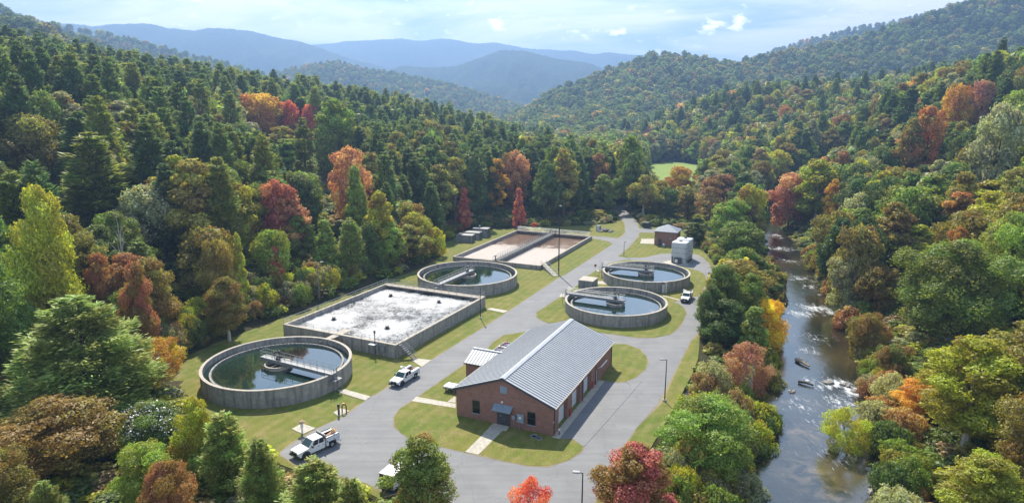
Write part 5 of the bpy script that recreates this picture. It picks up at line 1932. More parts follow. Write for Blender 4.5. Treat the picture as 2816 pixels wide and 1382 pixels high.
LEAF_GAIN = 2.8
CO = {'dkpine': (.052, .080, .031), 'pine': (.072, .101, .035), 'blpine': (.062, .094, .050), 'yelpine': (.105, .125, .036), 'lpine': (.112, .142, .044), 'grn': (.072, .100, .022), 'dkgrn': (.046, .067, .020),
      'brgrn': (.094, .128, .025), 'olive': (.112, .106, .028), 'yelgrn': (.150, .163, .020), 'yel': (.270, .205, .020), 'gold': (.220, .145, .026), 'orange': (.195, .108, .034),
      'rust': (.145, .088, .042), 'red': (.215, .066, .046), 'crim': (.190, .072, .056), 'salmon': (.200, .116, .066), 'pink': (.170, .098, .072), 'grey': (.125, .135, .085), 'brown': (.120, .092, .048)}
CO = {k: (v[0] * LEAF_GAIN * 1.1, v[1] * LEAF_GAIN * 1.02, v[2] * LEAF_GAIN * .9) for k, v in CO.items()}
WORD = {'lpine': 'light green', 'dkpine': 'dark green', 'pine': 'green', 'blpine': 'blue green', 'yelpine': 'light green', 'grn': 'green', 'dkgrn': 'dark green', 'brgrn': 'bright green', 'olive': 'olive green', 'yelgrn': 'yellow green',
        'yel': 'yellow', 'gold': 'golden brown', 'orange': 'orange', 'rust': 'rust brown', 'red': 'red', 'crim': 'crimson', 'salmon': 'salmon orange', 'pink': 'dusty pink', 'grey': 'grey green', 'brown': 'brown'}
TREES = []


def put(kind, x, y, H, R, col, alpha=1.0, label=None, z=None, hue=0.0, group=None, name=None):
    TREES.append(dict(kind=kind, x=x, y=y, H=H, R=R, col=col, alpha=alpha, label=label, z=z, group=group, name=name))


# ---- notable trees: crown centre px, top py, distance forward, crown width px
NOTE = [
    # left side
    ('ovoid', 85, 470, 106, 165, 'yelgrn', 1, 'bright yellow green broadleaf tree at the left edge below the big light pine'),
    ('pine', 225, 335, 152, 190, 'yelpine', 1, 'big light green white pine standing out on the left hillside'),
    ('fir', 185, 745, 88, 330, 'lpine', 1, 'huge feathery pine filling the lower left, left of the near clarifier'),
    ('round', 120, 1010, 75, 300, 'olive', .42, 'large orange and olive maple at the lower left edge'),
    ('ovoid', 240, 640, 113, 90, 'rust', .6, 'narrow rust brown tree above the huge feathery pine at the left'),
    ('ovoid', 335, 662, 108, 92, 'salmon', .5, 'salmon orange tree beside the dark hollow above the huge feathery pine'),
    ('tall', 562, 697, 122, 92, 'olive', .8, 'narrow olive gold tree beside the lawn behind the near clarifier'),
    ('airy', 388, 850, 97, 130, 'gold', 1, 'golden brown tree with a visible trunk right of the huge feathery pine'),
    ('round', 372, 1015, 80, 140, 'grn', 1, 'dark green rounded tree with white blooms at the lower left'),
    ('round', 690, 455, 168, 100, 'crim', 1, 'crimson red maple in the middle of the left hillside'),
    ('round', 875, 370, 205, 112, 'salmon', 1, 'salmon orange broadleaf tree above the green cone shaped tree'),
    ('tall', 838, 250, 262, 112, 'brgrn', 1, 'tall bright green broadleaf tree high on the left hillside'),
    ('cone', 891, 420, 190, 78, 'brgrn', 1, 'green cone shaped tree right of the crimson maple'),
    ('tall', 952, 482, 178, 72, 'yelgrn', .9, 'narrow yellow green tree right of the green cone shaped tree'),
    ('sparse', 760, 297, 222, 74, 'yelpine', 1, 'sparse pale pine with a bare trunk left of the tall bright green tree'),
    ('round', 655, 237, 310, 96, 'gold', 1, 'orange gold crown high on the left hillside among pines'),
    ('round', 726, 254, 318, 50, 'red', 1, 'left one of two small red crowns high on the left hillside'),
    ('round', 776, 265, 318, 42, 'red', 1, 'right one of two small red crowns high on the left hillside'),
    ('ovoid', 1508, 388, 292, 64, 'rust', .5, 'rust orange tree at the forest edge left of the road bend'),
    ('round', 1296, 380, 275, 76, 'salmon', .8, 'faded red orange tree in the dark forest behind the brown basin'),
    ('tall', 1250, 402, 262, 52, 'yel', .7, 'yellow topped tree in the dark forest behind the brown basin'),
    ('cone', 1306, 475, 246, 36, 'crim', 1, 'slender red tree at the forest edge behind the brown basin'),
    ('cone', 1167, 472, 240, 42, 'crim', 1, 'slender crimson tree at the forest edge left of the slender red one'),
    ('shrub', 1345, 560, 246, 20, 'red', 1, 'small red sapling at the forest edge behind the far walkway'),
    ('tall', 1588, 343, 300, 74, 'brgrn', 1, 'tall bright green tree at the end of the road'),
    ('ovoid', 1592, 388, 280, 76, 'grn', 1, 'green tree in front of the tall bright one at the end of the road'),
    ('airy', 1622, 440, 268, 84, 'olive', 1, 'airy olive tree right of the road end'),
    ('ovoid', 1520, 440, 276, 70, 'grn', .9, 'green and yellow tree below the rust orange tree by the road bend'),
    ('round', 1503, 530, 262, 46, 'olive', 1, 'low rounded olive tree at the forest edge by the utility box'),
    ('round', 680, 580, 152, 82, 'brgrn', 1, 'bright green rounded tree at the forest edge left of the frothing tank'),
    ('ovoid', 752, 545, 166, 80, 'grn', 1, 'green tree behind the bright rounded one at the left forest edge'),
    ('cone', 815, 555, 165, 82, 'brgrn', 1, 'leafy green cone shaped tree at the forest edge behind the frothing tank'),
    ('fir', 878, 550, 168, 80, 'yelpine', 1, 'light green young conifer at the forest edge behind the frothing tank'),
    ('fir', 925, 560, 172, 66, 'pine', 1, 'green young conifer nearest the mid clarifier at the forest edge'),
    ('cone', 594, 588, 136, 48, 'yelgrn', 1, 'small yellow green cone shaped tree at the left forest edge'),
    ('round', 543, 604, 132, 96, 'olive', .9, 'olive rounded tree left of the small yellow green cone'),
    ('cone', 690, 622, 150, 52, 'crim', .9, 'small crimson tree low at the forest edge left of the pale lamp post'),
    ('ovoid', 470, 405, 150, 160, 'olive', 1, 'broad olive tree right of the big light green pine'),
    ('round', 60, 290, 165, 150, 'olive', 1, 'broad olive brown oak at the upper left edge'),
    ('shrub', 1098, 574, 197, 46, 'yelgrn', 1, 'lone yellow green small tree on the lawn edge left of the concrete sheds'),
    ('fir', 555, 1040, 72, 150, 'lpine', 1, 'light green feathery pine at the bottom left of the near clarifier lawn'),
    ('fir', 645, 1105, 66.5, 110, 'lpine', 1, 'small green pine just left of the white truck with the rack'),
    ('fir', 790, 1155, 62, 190, 'lpine', 1, 'broad grey green pine top at the bottom below the white truck'),
    ('fir', 880, 1205, 58, 120, 'lpine', 1, 'low green pine top at the bottom left of the green and orange maple'),
    ('ovoid', 480, 1000, 74, 110, 'yelgrn', .95, 'yellow green tree at the lawn edge below the near clarifier'),
    ('round', 410, 1165, 62, 130, 'rust', .6, 'rust and orange bush crown at the bottom left'),
    ('fir', 105, 1210, 58, 130, 'lpine', 1, 'pale green young pine at the bottom left corner'),
    ('ovoid', 1052, 1103, 65, 176, 'grn', .8, 'dense green and orange maple at the bottom centre hiding the box truck'),
    ('airy', 1335, 1203, 60, 115, 'red', 1, 'small red maple top at the bottom edge'),
    ('ovoid', 1604, 1118, 66, 205, 'crim', .55, 'red orange maple at the bottom right of the drive'),
    # right side
    ('tall', 1893, 688, 131, 92, 'grn', 1, 'upright green tree behind the green cone at the river side'),
    ('tall', 1792, 716, 125, 72, 'dkgrn', 1, 'upright dark green tree right of the truck with a ladder'),
    ('ovoid', 1826, 668, 130, 120, 'grn', 1, 'big green broadleaf tree hiding the loop road right of the clarifiers'),
    ('round', 1868, 655, 143, 150, 'olive', .7, 'olive and yellow broadleaf tree at the river side behind the big green one'),
    ('round', 1962, 738, 130, 96, 'yel', 1, 'yellow tree leaning over the river right of the olive one'),
    ('ovoid', 1826, 752, 122, 130, 'dkgrn', 1, 'dark green broadleaf tree between the drive and the river'),
    ('cone', 1900, 775, 116, 112, 'grn', 1, 'green cone shaped tree at the river left of the yellow one'),
    ('airy', 1880, 860, 104, 130, 'pink', 1, 'dusty pink maple with pale bare limbs at the river bank'),
    ('round', 1866, 560, 190, 128, 'grn', 1, 'round green tree on the river bank right of the brick shed'),
    ('round', 1842, 505, 222, 100, 'brgrn', 1, 'green tree behind the round one on the river bank'),
    ('airy', 1790, 470, 245, 96, 'brown', 1, 'brown thinning tree behind the brick shed'),
    ('tall', 2066, 403, 252, 100, 'yelgrn', 1, 'tall bright yellow green tree across the far river'),
    ('ovoid', 2103, 452, 240, 54, 'gold', 1, 'golden brown narrow tree right of the tall yellow green one across the river'),
    ('round', 1995, 438, 262, 104, 'pink', 1, 'dusty pink rounded tree across the far river'),
    ('ovoid', 2312, 566, 166, 130, 'yelgrn', 1, 'bright yellow green tree in the middle of the right hillside'),
    ('round', 2425, 610, 122, 270, 'grn', 1, 'very large green broadleaf tree at the right edge of the hillside'),
    ('round', 2560, 540, 128, 160, 'brgrn', 1, 'bright green rounded tree at the right picture edge'),
    ('tall', 2470, 850, 84, 230, 'yelgrn', 1, 'tall yellow green tree with a pale trunk at the right'),
    ('ovoid', 2490, 1150, 66, 210, 'yelgrn', 1, 'bright yellow green rounded crown at the lower right corner'),
    ('round', 2205, 672, 146, 96, 'olive', .55, 'orange and olive tree on the right river bank above the rapids'),
    ('round', 2190, 790, 124, 84, 'olive', .6, 'orange tinged bush tree on the right bank beside the first rapids'),
    ('round', 2255, 868, 112, 86, 'grn', .5, 'orange tinged tree on the right bank above the second rapids'),
    ('round', 2140, 640, 152, 88, 'grey', 1, 'grey green willow on the right river bank'),
    ('airy', 2160, 1010, 88, 112, 'yelgrn', 1, 'leaning yellow green tree overhanging the right side of the river'),
    ('round', 2330, 960, 96, 130, 'gold', .8, 'golden brown tree left of the tall yellow green one with a pale trunk'),
    ('round', 1812, 440, 292, 100, 'rust', .8, 'rust orange tree beyond the brick shed'),
    ('round', 1714, 420, 325, 76, 'gold', 1, 'golden brown tree before the green field'),
    ('round', 2530, 268, 205, 130, 'grey', 1, 'dark grey green rounded tree at the upper right edge'),
    ('ovoid', 2345, 270, 262, 92, 'orange', .7, 'orange red tree high on the right hillside'),
    ('ovoid', 2300, 300, 262, 80, 'olive', .6, 'olive and orange tree left of the orange red one on the right hillside'),
    ('round', 2410, 215, 300, 70, 'gold', .9, 'golden tree near the right hillside crest'),
    ('round', 2480, 205, 300, 60, 'pink', .8, 'dusty pink tree near the right hillside crest'),
    ('round', 2415, 570, 150, 60, 'orange', 1, 'small orange tree right of the bright yellow green one on the right hillside'),
    ('tall', 1750, 560, 214, 60, 'dkgrn', 1, 'dark narrow tree right behind the brick shed'),
]
for k, px, py, Y, wpx, col, al, lb in NOTE:
    x, y, zt = RY(px, py, Y)
    zg = float(height(x, y)[0])
    _, _, dep = project(x, y, zt)
    R = wpx / 2 * dep / FD
    H = max(zt - zg, R * 1.1)
    put(k, x, y, H, R, col, al, lb)

# ---- hedge row of shrubs by the brick shed and bank shrubs, placed one by one
def shr(px, py, w, col, kind='shrub', hh=1.1, al=1.0):
    x, y = G(px, py, -.5 if px > 1600 and py > 900 else 0)
    zg = float(height(x, y)[0])
    _, _, dep = project(x, y, 0)
    R = w / 2 * dep / FD
    put(kind, x, y, R * 2 * hh, R, col, al, None, None)


for i in range(24):      # hedge along the lawn edge right of the brick shed
    f = i / 23
    px, py = 1708 + 118 * f + rng.normal() * 3, 600 + 80 * f + rng.normal() * 3
    shr(1745 + 72 * f + rng.normal() * 3, 588 + 82 * f + rng.normal() * 3, rng.uniform(16, 26), ['olive', 'grn', 'yelgrn', 'brown'][i % 4], hh=.9)
for i in range(70):      # between the drive and the river
    f = rng.uniform()
    px = 1690 + rng.uniform(0, 250)
    py = 985 + rng.uniform(0, 275)
    x, y = G(px, py, -1)
    if poly_sd([x], [y], RIVER)[0] > -1.0 or poly_sd([x], [y], SITE)[0] > -2.6:
        continue
    shr(px, py, rng.uniform(60, 110), ['grn', 'olive', 'yelgrn', 'grey', 'dkgrn', 'brgrn', 'brown'][rng.integers(7)], hh=rng.uniform(.8, 1.2))
for i in range(110):     # foot of the left forest along the lawn
    k = rng.integers(0, 10)
    pts = [(430, 950), (436, 922), (470, 896), (530, 866), (600, 841), (712, 798), (800, 770), (900, 732), (985, 700), (1040, 682), (1095, 655), (1110, 610)]
    a, b = pts[k], pts[k + 1]
    f = rng.uniform()
    px = a[0] + (b[0] - a[0]) * f - rng.uniform(8, 60)
    py = a[1] + (b[1] - a[1]) * f - rng.uniform(4, 26)
    dpx = 1652 / project(*G(px, py), 0)[2]
    shr(px, py, rng.uniform(2.6, 5.2) * dpx, ['grn', 'olive', 'grey', 'dkgrn', 'brown', 'yelgrn'][rng.integers(6)], hh=rng.uniform(.8, 1.3))
for i in range(70):      # right bank of the river
    f = rng.uniform()
    k = rng.integers(1, len(RB) - 5)
    a, b = Vector(RB[k]), Vector(RB[k + 1])
    p = a.lerp(b, f) + Vector((rng.uniform(1.0, 5), rng.uniform(-1, 1)))
    R = rng.uniform(1.6, 3.4)
    put('shrub', p.x, p.y, R * rng.uniform(1.5, 2.3), R, ['grn', 'grey', 'yelgrn', 'dkgrn', 'brgrn', 'olive', 'rust'][rng.integers(7)])
for i in range(40):      # left bank of the river
    f = rng.uniform()
    k = rng.integers(1, len(LB) - 5)
    a, b = Vector(LB[k]), Vector(LB[k + 1])
    p = a.lerp(b, f) + Vector((rng.uniform(-4, .5), rng.uniform(-1, 1)))
    R = rng.uniform(1.6, 3.0)
    put('shrub', p.x, p.y, R * rng.uniform(1.5, 2.2), R, ['grn', 'grey', 'yelgrn', 'dkgrn', 'olive'][rng.integers(5)])

# ---- fill: a jittered grid over the wooded ground
# screen areas that must stay open (photo pixels)
OPEN = [
    [(452, 960), (475, 905), (540, 872), (712, 806), (715, 770), (905, 715), (1050, 664), (1110, 640), (1145, 585), (1300, 566), (1490, 575), (1552, 540), (1548, 520), (1580, 530), (1640, 560), (1710, 555), (1800, 690), (1735, 830),
     (1740, 880), (1610, 1070), (1480, 1264), (900, 1264), (870, 1160), (700, 1140), (470, 1010)],
    [(1918, 575), (1945, 575), (2010, 650), (2068, 730), (2110, 800), (2150, 900), (2165, 980), (2185, 1060), (2195, 1150), (2195, 1264), (1930, 1264), (1975, 1130), (1995, 1010), (2010, 860), (1990, 740), (1940, 650)],
    [(1632, 408), (1700, 416), (1752, 430), (1752, 448), (1680, 458), (1645, 430)],
    [(800, 650), (812, 650), (812, 750), (800, 750)]]
gs_w, gs_h = 644, 316
mx_, my_ = np.meshgrid((np.arange(gs_w) + .5) * 4, (np.arange(gs_h) + .5) * 4)
open_mask = np.zeros((gs_h, gs_w), bool)
for p in OPEN:
    open_mask |= poly_sd(mx_.ravel(), my_.ravel(), p).reshape(gs_h, gs_w) > 0


def covers_open(x, y, z, H, R):
    px, py, d = project(x, y, z + H * .55)
    if d < 5:
        return 0
    rx, ry = R * FD / d, H * .45 * FD / d
    x0, x1 = int(max(0, (px - rx * .75) / 4)), int(min(gs_w, (px + rx * .75) / 4 + 1))
    y0, y1 = int(max(0, (py - ry * .9) / 4)), int(min(gs_h, (py + ry) / 4 + 1))
    if x1 <= x0 or y1 <= y0:
        return 0
    return int(open_mask[y0:y1, x0:x1].sum())


def zone_mix(x, y, z, g):
    """species and colour for a filler tree"""
    u = g.uniform()
    if 222 < y < 350 and -80 < x < 46:      # tall dark stand behind the far basins
        if u < .5:
            return 'pine', ['dkpine', 'dkpine', 'pine'][g.integers(3)], 1
        return ['tall', 'ovoid'][g.integers(2)], ['dkgrn', 'dkgrn', 'grn', 'dkgrn', 'olive'][g.integers(5)], 1
    left = x < 0.0 + (y - 300) * .05 + 20
    if left:
        high = np.clip((z - 6) / 22, 0, 1)
        if g.uniform() < .30 + .34 * high:
            return 'pine', ['dkpine', 'dkpine', 'pine', 'pine', 'blpine', 'yelpine'][g.integers(6)], 1
        c = g.uniform()
        if c < .64:
            col, al = ['grn', 'dkgrn', 'olive', 'grn', 'dkgrn', 'brgrn'][g.integers(6)], 1
        elif c < .965:
            col, al = ['olive', 'yelgrn', 'olive', 'grey'][g.integers(4)], g.uniform(.8, 1)
        else:
            col, al = ['gold', 'rust', 'orange', 'yel', 'salmon'][g.integers(5)], g.uniform(.6, 1)
    else:
        if g.uniform() < .14 and z > 4:
            return 'pine', ['dkpine', 'pine', 'blpine'][g.integers(3)], 1
        c = g.uniform()
        if c < .62:
            col, al = ['grn', 'dkgrn', 'grn', 'brgrn', 'dkgrn', 'grey'][g.integers(6)], 1
        elif c < .945:
            col, al = ['olive', 'yelgrn', 'olive', 'olive'][g.integers(4)], g.uniform(.75, 1)
        else:
            col, al = ['gold', 'brown', 'orange', 'brown', 'pink', 'rust', 'salmon'][g.integers(7)], g.uniform(.5, 1)
    return ['round', 'round', 'ovoid', 'ovoid', 'tall'][g.integers(5)], col, al


gfill = np.random.default_rng(11)
step = 7.6
cand = []
for yy in np.arange(48, 700, step):
    sp_ = step * (1 + max(0, yy - 250) / 900)
    hwid = .83 * yy + 30
    for xx in np.arange(-hwid, hwid, sp_):
        cand.append((xx + gfill.uniform(-.42, .42) * sp_, yy + gfill.uniform(-.42, .42) * step))
cand = np.array(cand)
sdS = poly_sd(cand[:, 0], cand[:, 1], SITE)
sdR = poly_sd(cand[:, 0], cand[:, 1], RIVER)
sdF = poly_sd(cand[:, 0], cand[:, 1], FIELD)
ok = (sdS < -4.0) & (sdR < -2.5) & (sdF < -4)
cand = cand[ok]
cz = height(cand[:, 0], cand[:, 1])
NT = np.array([(t['x'], t['y'], t['R']) for t in TREES if t['label']])
for (x, y), z in zip(cand, cz):
    if (np.hypot(NT[:, 0] - x, NT[:, 1] - y) < NT[:, 2] * .62).any():
        continue
    k, col, al = zone_mix(x, y, z, gfill)
    if k == 'pine':
        H, R = gfill.uniform(21, 29), gfill.uniform(4.4, 6.0)
    else:
        H, R = gfill.uniform(15, 22), gfill.uniform(4.8, 7.2)
    sd = poly_sd([x], [y], SITE)[0]
    if 222 < y < 350 and -80 < x < 46:
        H = gfill.uniform(22, 28)
    elif sd > -16:
        H *= .72
        R *= .85
    if y < 80:
        H *= .7
        R *= .8
    hide = False
    for tnum in range(4):
        c = covers_open(x, y, z, H, R)
        if c == 0:
            break
        H *= .72
        R *= .82
        if k != 'shrub' and H < 6:
            hide = c > 2
            break
    if hide or covers_open(x, y, z, H, R) > 6:
        continue
    put(k, x, y, H, R, col, al, None, z)
    # keep labelled trees in sight: drop fillers that stand in front of them
NB = []
for t in TREES:
    if t['z'] is None:
        t['z'] = float(height(t['x'], t['y'])[0])
    px, py, d = project(t['x'], t['y'], t['z'] + t['H'] * .5)
    t['px'], t['py'], t['d'] = px, py, d
    t['rx'], t['ry'] = t['R'] * FD / d, t['H'] * .5 * FD / d
note = [t for t in TREES if t['label']]
keepT = []
for t in TREES:
    drop = False
    if not t['label']:
        for q in note:
            # a filler nearer to the camera may hide at most the lowest part of a labelled crown
            if t['d'] < q['d'] - 1 and abs(t['px'] - q['px']) < (t['rx'] * .8 + q['rx'] * .7) and (t['py'] - t['ry']) < q['py'] + q['ry'] * .15 and t['py'] + t['ry'] > q['py'] - q['ry']:
                drop = True
                break
    if not drop:
        keepT.append(t)
TREES = keepT

# ---- who is seen: paint crowns from far to near on a coarse screen
idb = np.full((gs_h, gs_w), -1, int)
order = sorted(range(len(TREES)), key=lambda i: -TREES[i]['d'])
for i in order:
    t = TREES[i]
    px, py, d = t['px'], t['py'] - t['ry'] * .1, t['d']
    rx, ry = t['rx'] / 4 * .85, t['ry'] / 4 * .85
    cx_, cy2 = px / 4, py / 4
    x0, x1, y0, y1 = int(max(0, cx_ - rx)), int(min(gs_w, cx_ + rx + 1)), int(max(0, cy2 - ry)), int(min(gs_h, cy2 + ry + 1))
    if x1 <= x0 or y1 <= y0:
        continue
    gx2, gy2 = np.meshgrid(np.arange(x0, x1) + .5, np.arange(y0, y1) + .5)
    m = ((gx2 - cx_) / max(rx, .6)) ** 2 + ((gy2 - cy2) / max(ry, .6)) ** 2 < 1
    idb[y0:y1, x0:x1][m] = i
cnt = np.bincount(idb[idb >= 0].ravel(), minlength=len(TREES))
for i, t in enumerate(TREES):
    t['vis'] = int(cnt[i])
NAME = {'pine': 'pine_tree', 'fir': 'pine_tree', 'sparse': 'pine_tree', 'shrub': 'shrub'}
CAT = {'pine_tree': 'pine tree', 'shrub': 'shrub', 'broadleaf_tree': 'tree'}
for t in TREES:
    t['name'] = NAME.get(t['kind'], 'broadleaf_tree')
individual, rest = [], []
for nm, cap in (('pine_tree', 280), ('broadleaf_tree', 295), ('shrub', 200)):
    L = sorted([t for t in TREES if t['name'] == nm], key=lambda t: (-(1 if t['label'] or (t['d'] < 115 and t['vis'] > 0) else 0), -t['vis']))
    for t in L[:cap]:
        (individual if t['vis'] > 0 or t['label'] else rest).append(t)
    rest += L[cap:]
rest = [t for t in rest if t['d'] > 115]
print('trees', len(TREES), 'individual', len(individual), 'rest', len(rest))

# ---- words that tell one filler tree from the next: place it against named landmarks
LM = [((690, 900), 'the near clarifier'), ((960, 790), 'the frothing tank'), ((1175, 690), 'the mid clarifier'), ((1185, 590), 'the concrete sheds'), ((1330, 600), 'the brown basin'), ((1580, 540), 'the road bend'),
      ((1675, 585), 'the brick shed'), ((1690, 430), 'the green field'), ((1930, 600), 'the far white water'), ((2050, 775), 'the first rapids'), ((2100, 965), 'the second rapids'), ((1675, 960), 'the right lamp post'),
      ((803, 690), 'the pale lamp post'), ((1470, 1210), 'the bottom lamp post'), ((795, 1115), 'the truck with the rack')]
SHORT = {'bright yellow green broadleaf tree at the left edge below the big light pine': 'the yellow green left edge tree'}
for t in note:
    w = t['label'].split()
    for cut in ('standing', 'at', 'in', 'on', 'above', 'right', 'left', 'high', 'filling', 'beside', 'with', 'among', 'hiding', 'leaning', 'behind', 'between', 'across', 'below', 'near', 'low', 'beyond', 'before', 'overhanging', 'nearest', 'just', 'tinted', 'tinged'):
        if cut in w[2:]:
            w = w[:w.index(cut, 2)]
    s = ' '.join(w[:5])
    if len(w) >= 3 and 'one' not in w[:2] and 'the ' + s not in [q for _, q in LM]:
        LM.append(((t['px'], t['py'] - t['ry'] * .3), 'the ' + s))
LMP = np.array([p for p, _ in LM])


def where(px, py):
    d = np.hypot((LMP[:, 0] - px), (LMP[:, 1] - py) * 1.3)
    j = int(np.argmin(d))
    dx, dy = px - LMP[j, 0], py - LMP[j, 1]
    if abs(dx) > abs(dy) * 1.2:
        w = ('right of' if dx > 0 else 'left of')
    else:
        w = ('below' if dy > 0 else 'above')
    far = d[j]
    return (('close ' if far < 70 else 'well ' if far > 190 else '') + w + ' ' + LM[j][1])


KW = {'pine': 'pine', 'fir': 'young pine', 'sparse': 'thin pine', 'shrub': 'shrub', 'round': 'rounded tree', 'ovoid': 'egg shaped tree', 'tall': 'upright tree', 'cone': 'cone shaped tree', 'airy': 'thin crowned tree'}
lab = {}
for t in individual:
    if t['label']:
        continue
    size = 'tall' if t['H'] > 21 else 'small' if t['H'] < 9 and t['kind'] != 'shrub' else ''
    if t['kind'] == 'shrub':
        size = 'low' if t['H'] < 3.2 else 'big'
    zone = 'on the left hillside' if t['x'] < 0 and t['z'] > 4 else 'on the right hillside' if t['x'] > 60 and t['z'] > 4 else 'in the valley'
    s = f"{size} {WORD[t['col']]} {KW[t['kind']]} {where(t['px'], t['py'])}".strip()
    t['label'] = ' '.join(s.split()[:16])
    lab.setdefault(t['label'], []).append(t)
for s, L in lab.items():
    if len(L) > 1 and len(s.split()) <= 13:
        # several alike in one spot: order them across the picture in words
        L.sort(key=lambda t: t['px'])
        if len(L) == 2:
            L[0]['label'] = s + ', left of two'
            L[1]['label'] = s + ', right of two'
        elif len(L) == 3:
            for t, w in zip(L, ('leftmost of three', 'middle of three', 'rightmost of three')):
                t['label'] = s + ', ' + w
        else:
            for t in L:
                t['group'] = s
    elif len(L) > 1:
        for t in L:
            t['group'] = s
GR = {'pine_tree': 'pine trees of the valley forest', 'broadleaf_tree': 'broadleaf trees of the valley forest', 'shrub': 'shrubs along the lawn and river banks'}

gt_ = np.random.default_rng(5)
for t in individual:
    V = NEARV[t['kind']] if t['y'] < 135 and t['kind'] in NEARV else VAR[t['kind']]
    v = V[gt_.integers(len(V))]
    o = thing(t['name'], t['label'], CAT[t['name']], (t['x'], t['y'], t['z']), gt_.uniform(0, 6.28), t['group'] or GR[t['name']])
    o.scale = (t['R'] / v['R'], t['R'] / v['R'], t['H'] / v['H'])
    if 'leaning' in t['label']:
        o.rotation_euler = (R_(8), R_(-20), 0)
    c = bpy.data.objects.new('crown', v['crown'])
    COL.objects.link(c)
    c.parent = o
    jit = gt_.uniform(.82, 1.2)
    hj = gt_.uniform(-.06, .06)
    cc = CO[t['col']]
    c.color = (cc[0] * jit * (1 + hj), cc[1] * jit, cc[2] * jit * (1 - hj), t['alpha'])
    tk = bpy.data.objects.new('trunk', v['trunk'])
    COL.objects.link(tk)
    tk.parent = o
    if 'white blooms' in t['label']:
        g = np.random.default_rng(3)
        P, Nn, s, v1, v2, _, _ = crown_points(g, v['H'], v['R'] * 1.03, v['base'], 46, 2600, .16, s_round)
        sel = P[:, 2] > v['H'] * .45
        bl = link('blossom', leaves_mesh('blossom', P[sel], Nn[sel], s[sel], .8, v1[sel], v2[sel], g, M['white']), o)


# bare trees whose pale limbs show against the dark wood
for px, py, Y, H, lb in ((1078, 452, 236, 13, 'bare pale dead tree at the dark forest edge left of the brown basin'), (1896, 905, 100, 9, 'bare pale branching tree before the dusty pink maple'),
                         (296, 560, 122, 14, 'bare grey dead tree above the salmon orange tree'), (2168, 1062, 87, 6, 'bare pale snag beside the leaning yellow green tree')):
    x, y, zt = RY(px, py, Y)
    v = VAR['airy'][0]
    o = link('dead_tree', v['trunk'])
    o.location = (x, y, zt - H)
    o.scale = (H / 14 * .8, H / 14 * .8, H / (14 * .8))
    tag(o, lb, 'dead tree', 'bare dead trees')

# ------------------------------------------------------------------ far forest (stuff): instanced over hills and ridges
def tinted(col, g, k=.18):
    c = np.array(CO[col])
    return c * g.uniform(1 - k, 1 + k)


src = bpy.data.collections.new('far_tree_kinds')
for i, v in enumerate(FARV):
    bmj = MB()
    me = v['crown']
    o = bpy.data.objects.new('far_kind_%d' % i, me)
    src.objects.link(o)


def forest(name, label, pts, zs, H, R, kinds, tints, rz):
    n = len(pts)
    me = bpy.data.meshes.new(name)
    me.vertices.add(n)
    me.vertices.foreach_set('co', np.stack([pts[:, 0], pts[:, 1], zs], 1).astype(np.float32).ravel())
    def at(nm, ty, arr, key):
        a = me.attributes.new(nm, ty, 'POINT')
        a.data.foreach_set(key, np.asarray(arr, np.float32 if ty != 'INT' else np.int32).ravel())
    HH = np.array([FARV[k]['H'] for k in kinds])
    RR = np.array([FARV[k]['R'] for k in kinds])
    at('scl', 'FLOAT_VECTOR', np.stack([R / RR, R / RR, H / HH], 1), 'vector')
    at('rot', 'FLOAT_VECTOR', np.stack([np.zeros(n), np.zeros(n), rz], 1), 'vector')
    at('idx', 'INT', kinds, 'value')
    at('tint', 'FLOAT_COLOR', np.concatenate([tints, np.ones((n, 1))], 1), 'color')
    o = link(name, me)
    ng = bpy.data.node_groups.new(name, 'GeometryNodeTree')
    ng.interface.new_socket('Geometry', in_out='INPUT', socket_type='NodeSocketGeometry')
    ng.interface.new_socket('Geometry', in_out='OUTPUT', socket_type='NodeSocketGeometry')
    gi, go = ng.nodes.new('NodeGroupInput'), ng.nodes.new('NodeGroupOutput')
    ip = ng.nodes.new('GeometryNodeInstanceOnPoints')
    ci = ng.nodes.new('GeometryNodeCollectionInfo')
    ci.inputs['Collection'].default_value = src
    ci.inputs['Separate Children'].default_value = True
    ci.inputs['Reset Children'].default_value = True
    ip.inputs['Pick Instance'].default_value = True
    def na(nm, ty):
        q = ng.nodes.new('GeometryNodeInputNamedAttribute')
        q.data_type = ty
        q.inputs['Name'].default_value = nm
        return q.outputs['Attribute']
    ng.links.new(gi.outputs[0], ip.inputs['Points'])
    ng.links.new(ci.outputs[0], ip.inputs['Instance'])
    ng.links.new(na('idx', 'INT'), ip.inputs['Instance Index'])
    e2r = ng.nodes.new('FunctionNodeEulerToRotation')
    ng.links.new(na('rot', 'FLOAT_VECTOR'), e2r.inputs[0])
    ng.links.new(e2r.outputs[0], ip.inputs['Rotation'])
    ng.links.new(na('scl', 'FLOAT_VECTOR'), ip.inputs['Scale'])
    ng.links.new(ip.outputs[0], go.inputs[0])
    md = o.modifiers.new('scatter', 'NODES')
    md.node_group = ng
    tag(o, label, 'forest', kind='stuff')
    return o


gf = np.random.default_rng(21)
if rest:
    pts = np.array([(t['x'], t['y']) for t in rest])
    zs = np.array([t['z'] - .2 for t in rest])
    kinds = np.array([(3 + gf.integers(2)) if t['name'] == 'pine_tree' else gf.integers(3) for t in rest])
    forest('valley_forest', 'mass of mixed trees filling the valley sides between the nearer single trees', pts, zs, np.array([t['H'] for t in rest]), np.array([t['R'] for t in rest]) * 1.08, kinds,
           np.array([tinted(t['col'], gf) for t in rest]), gf.uniform(0, 6.28, len(rest)))


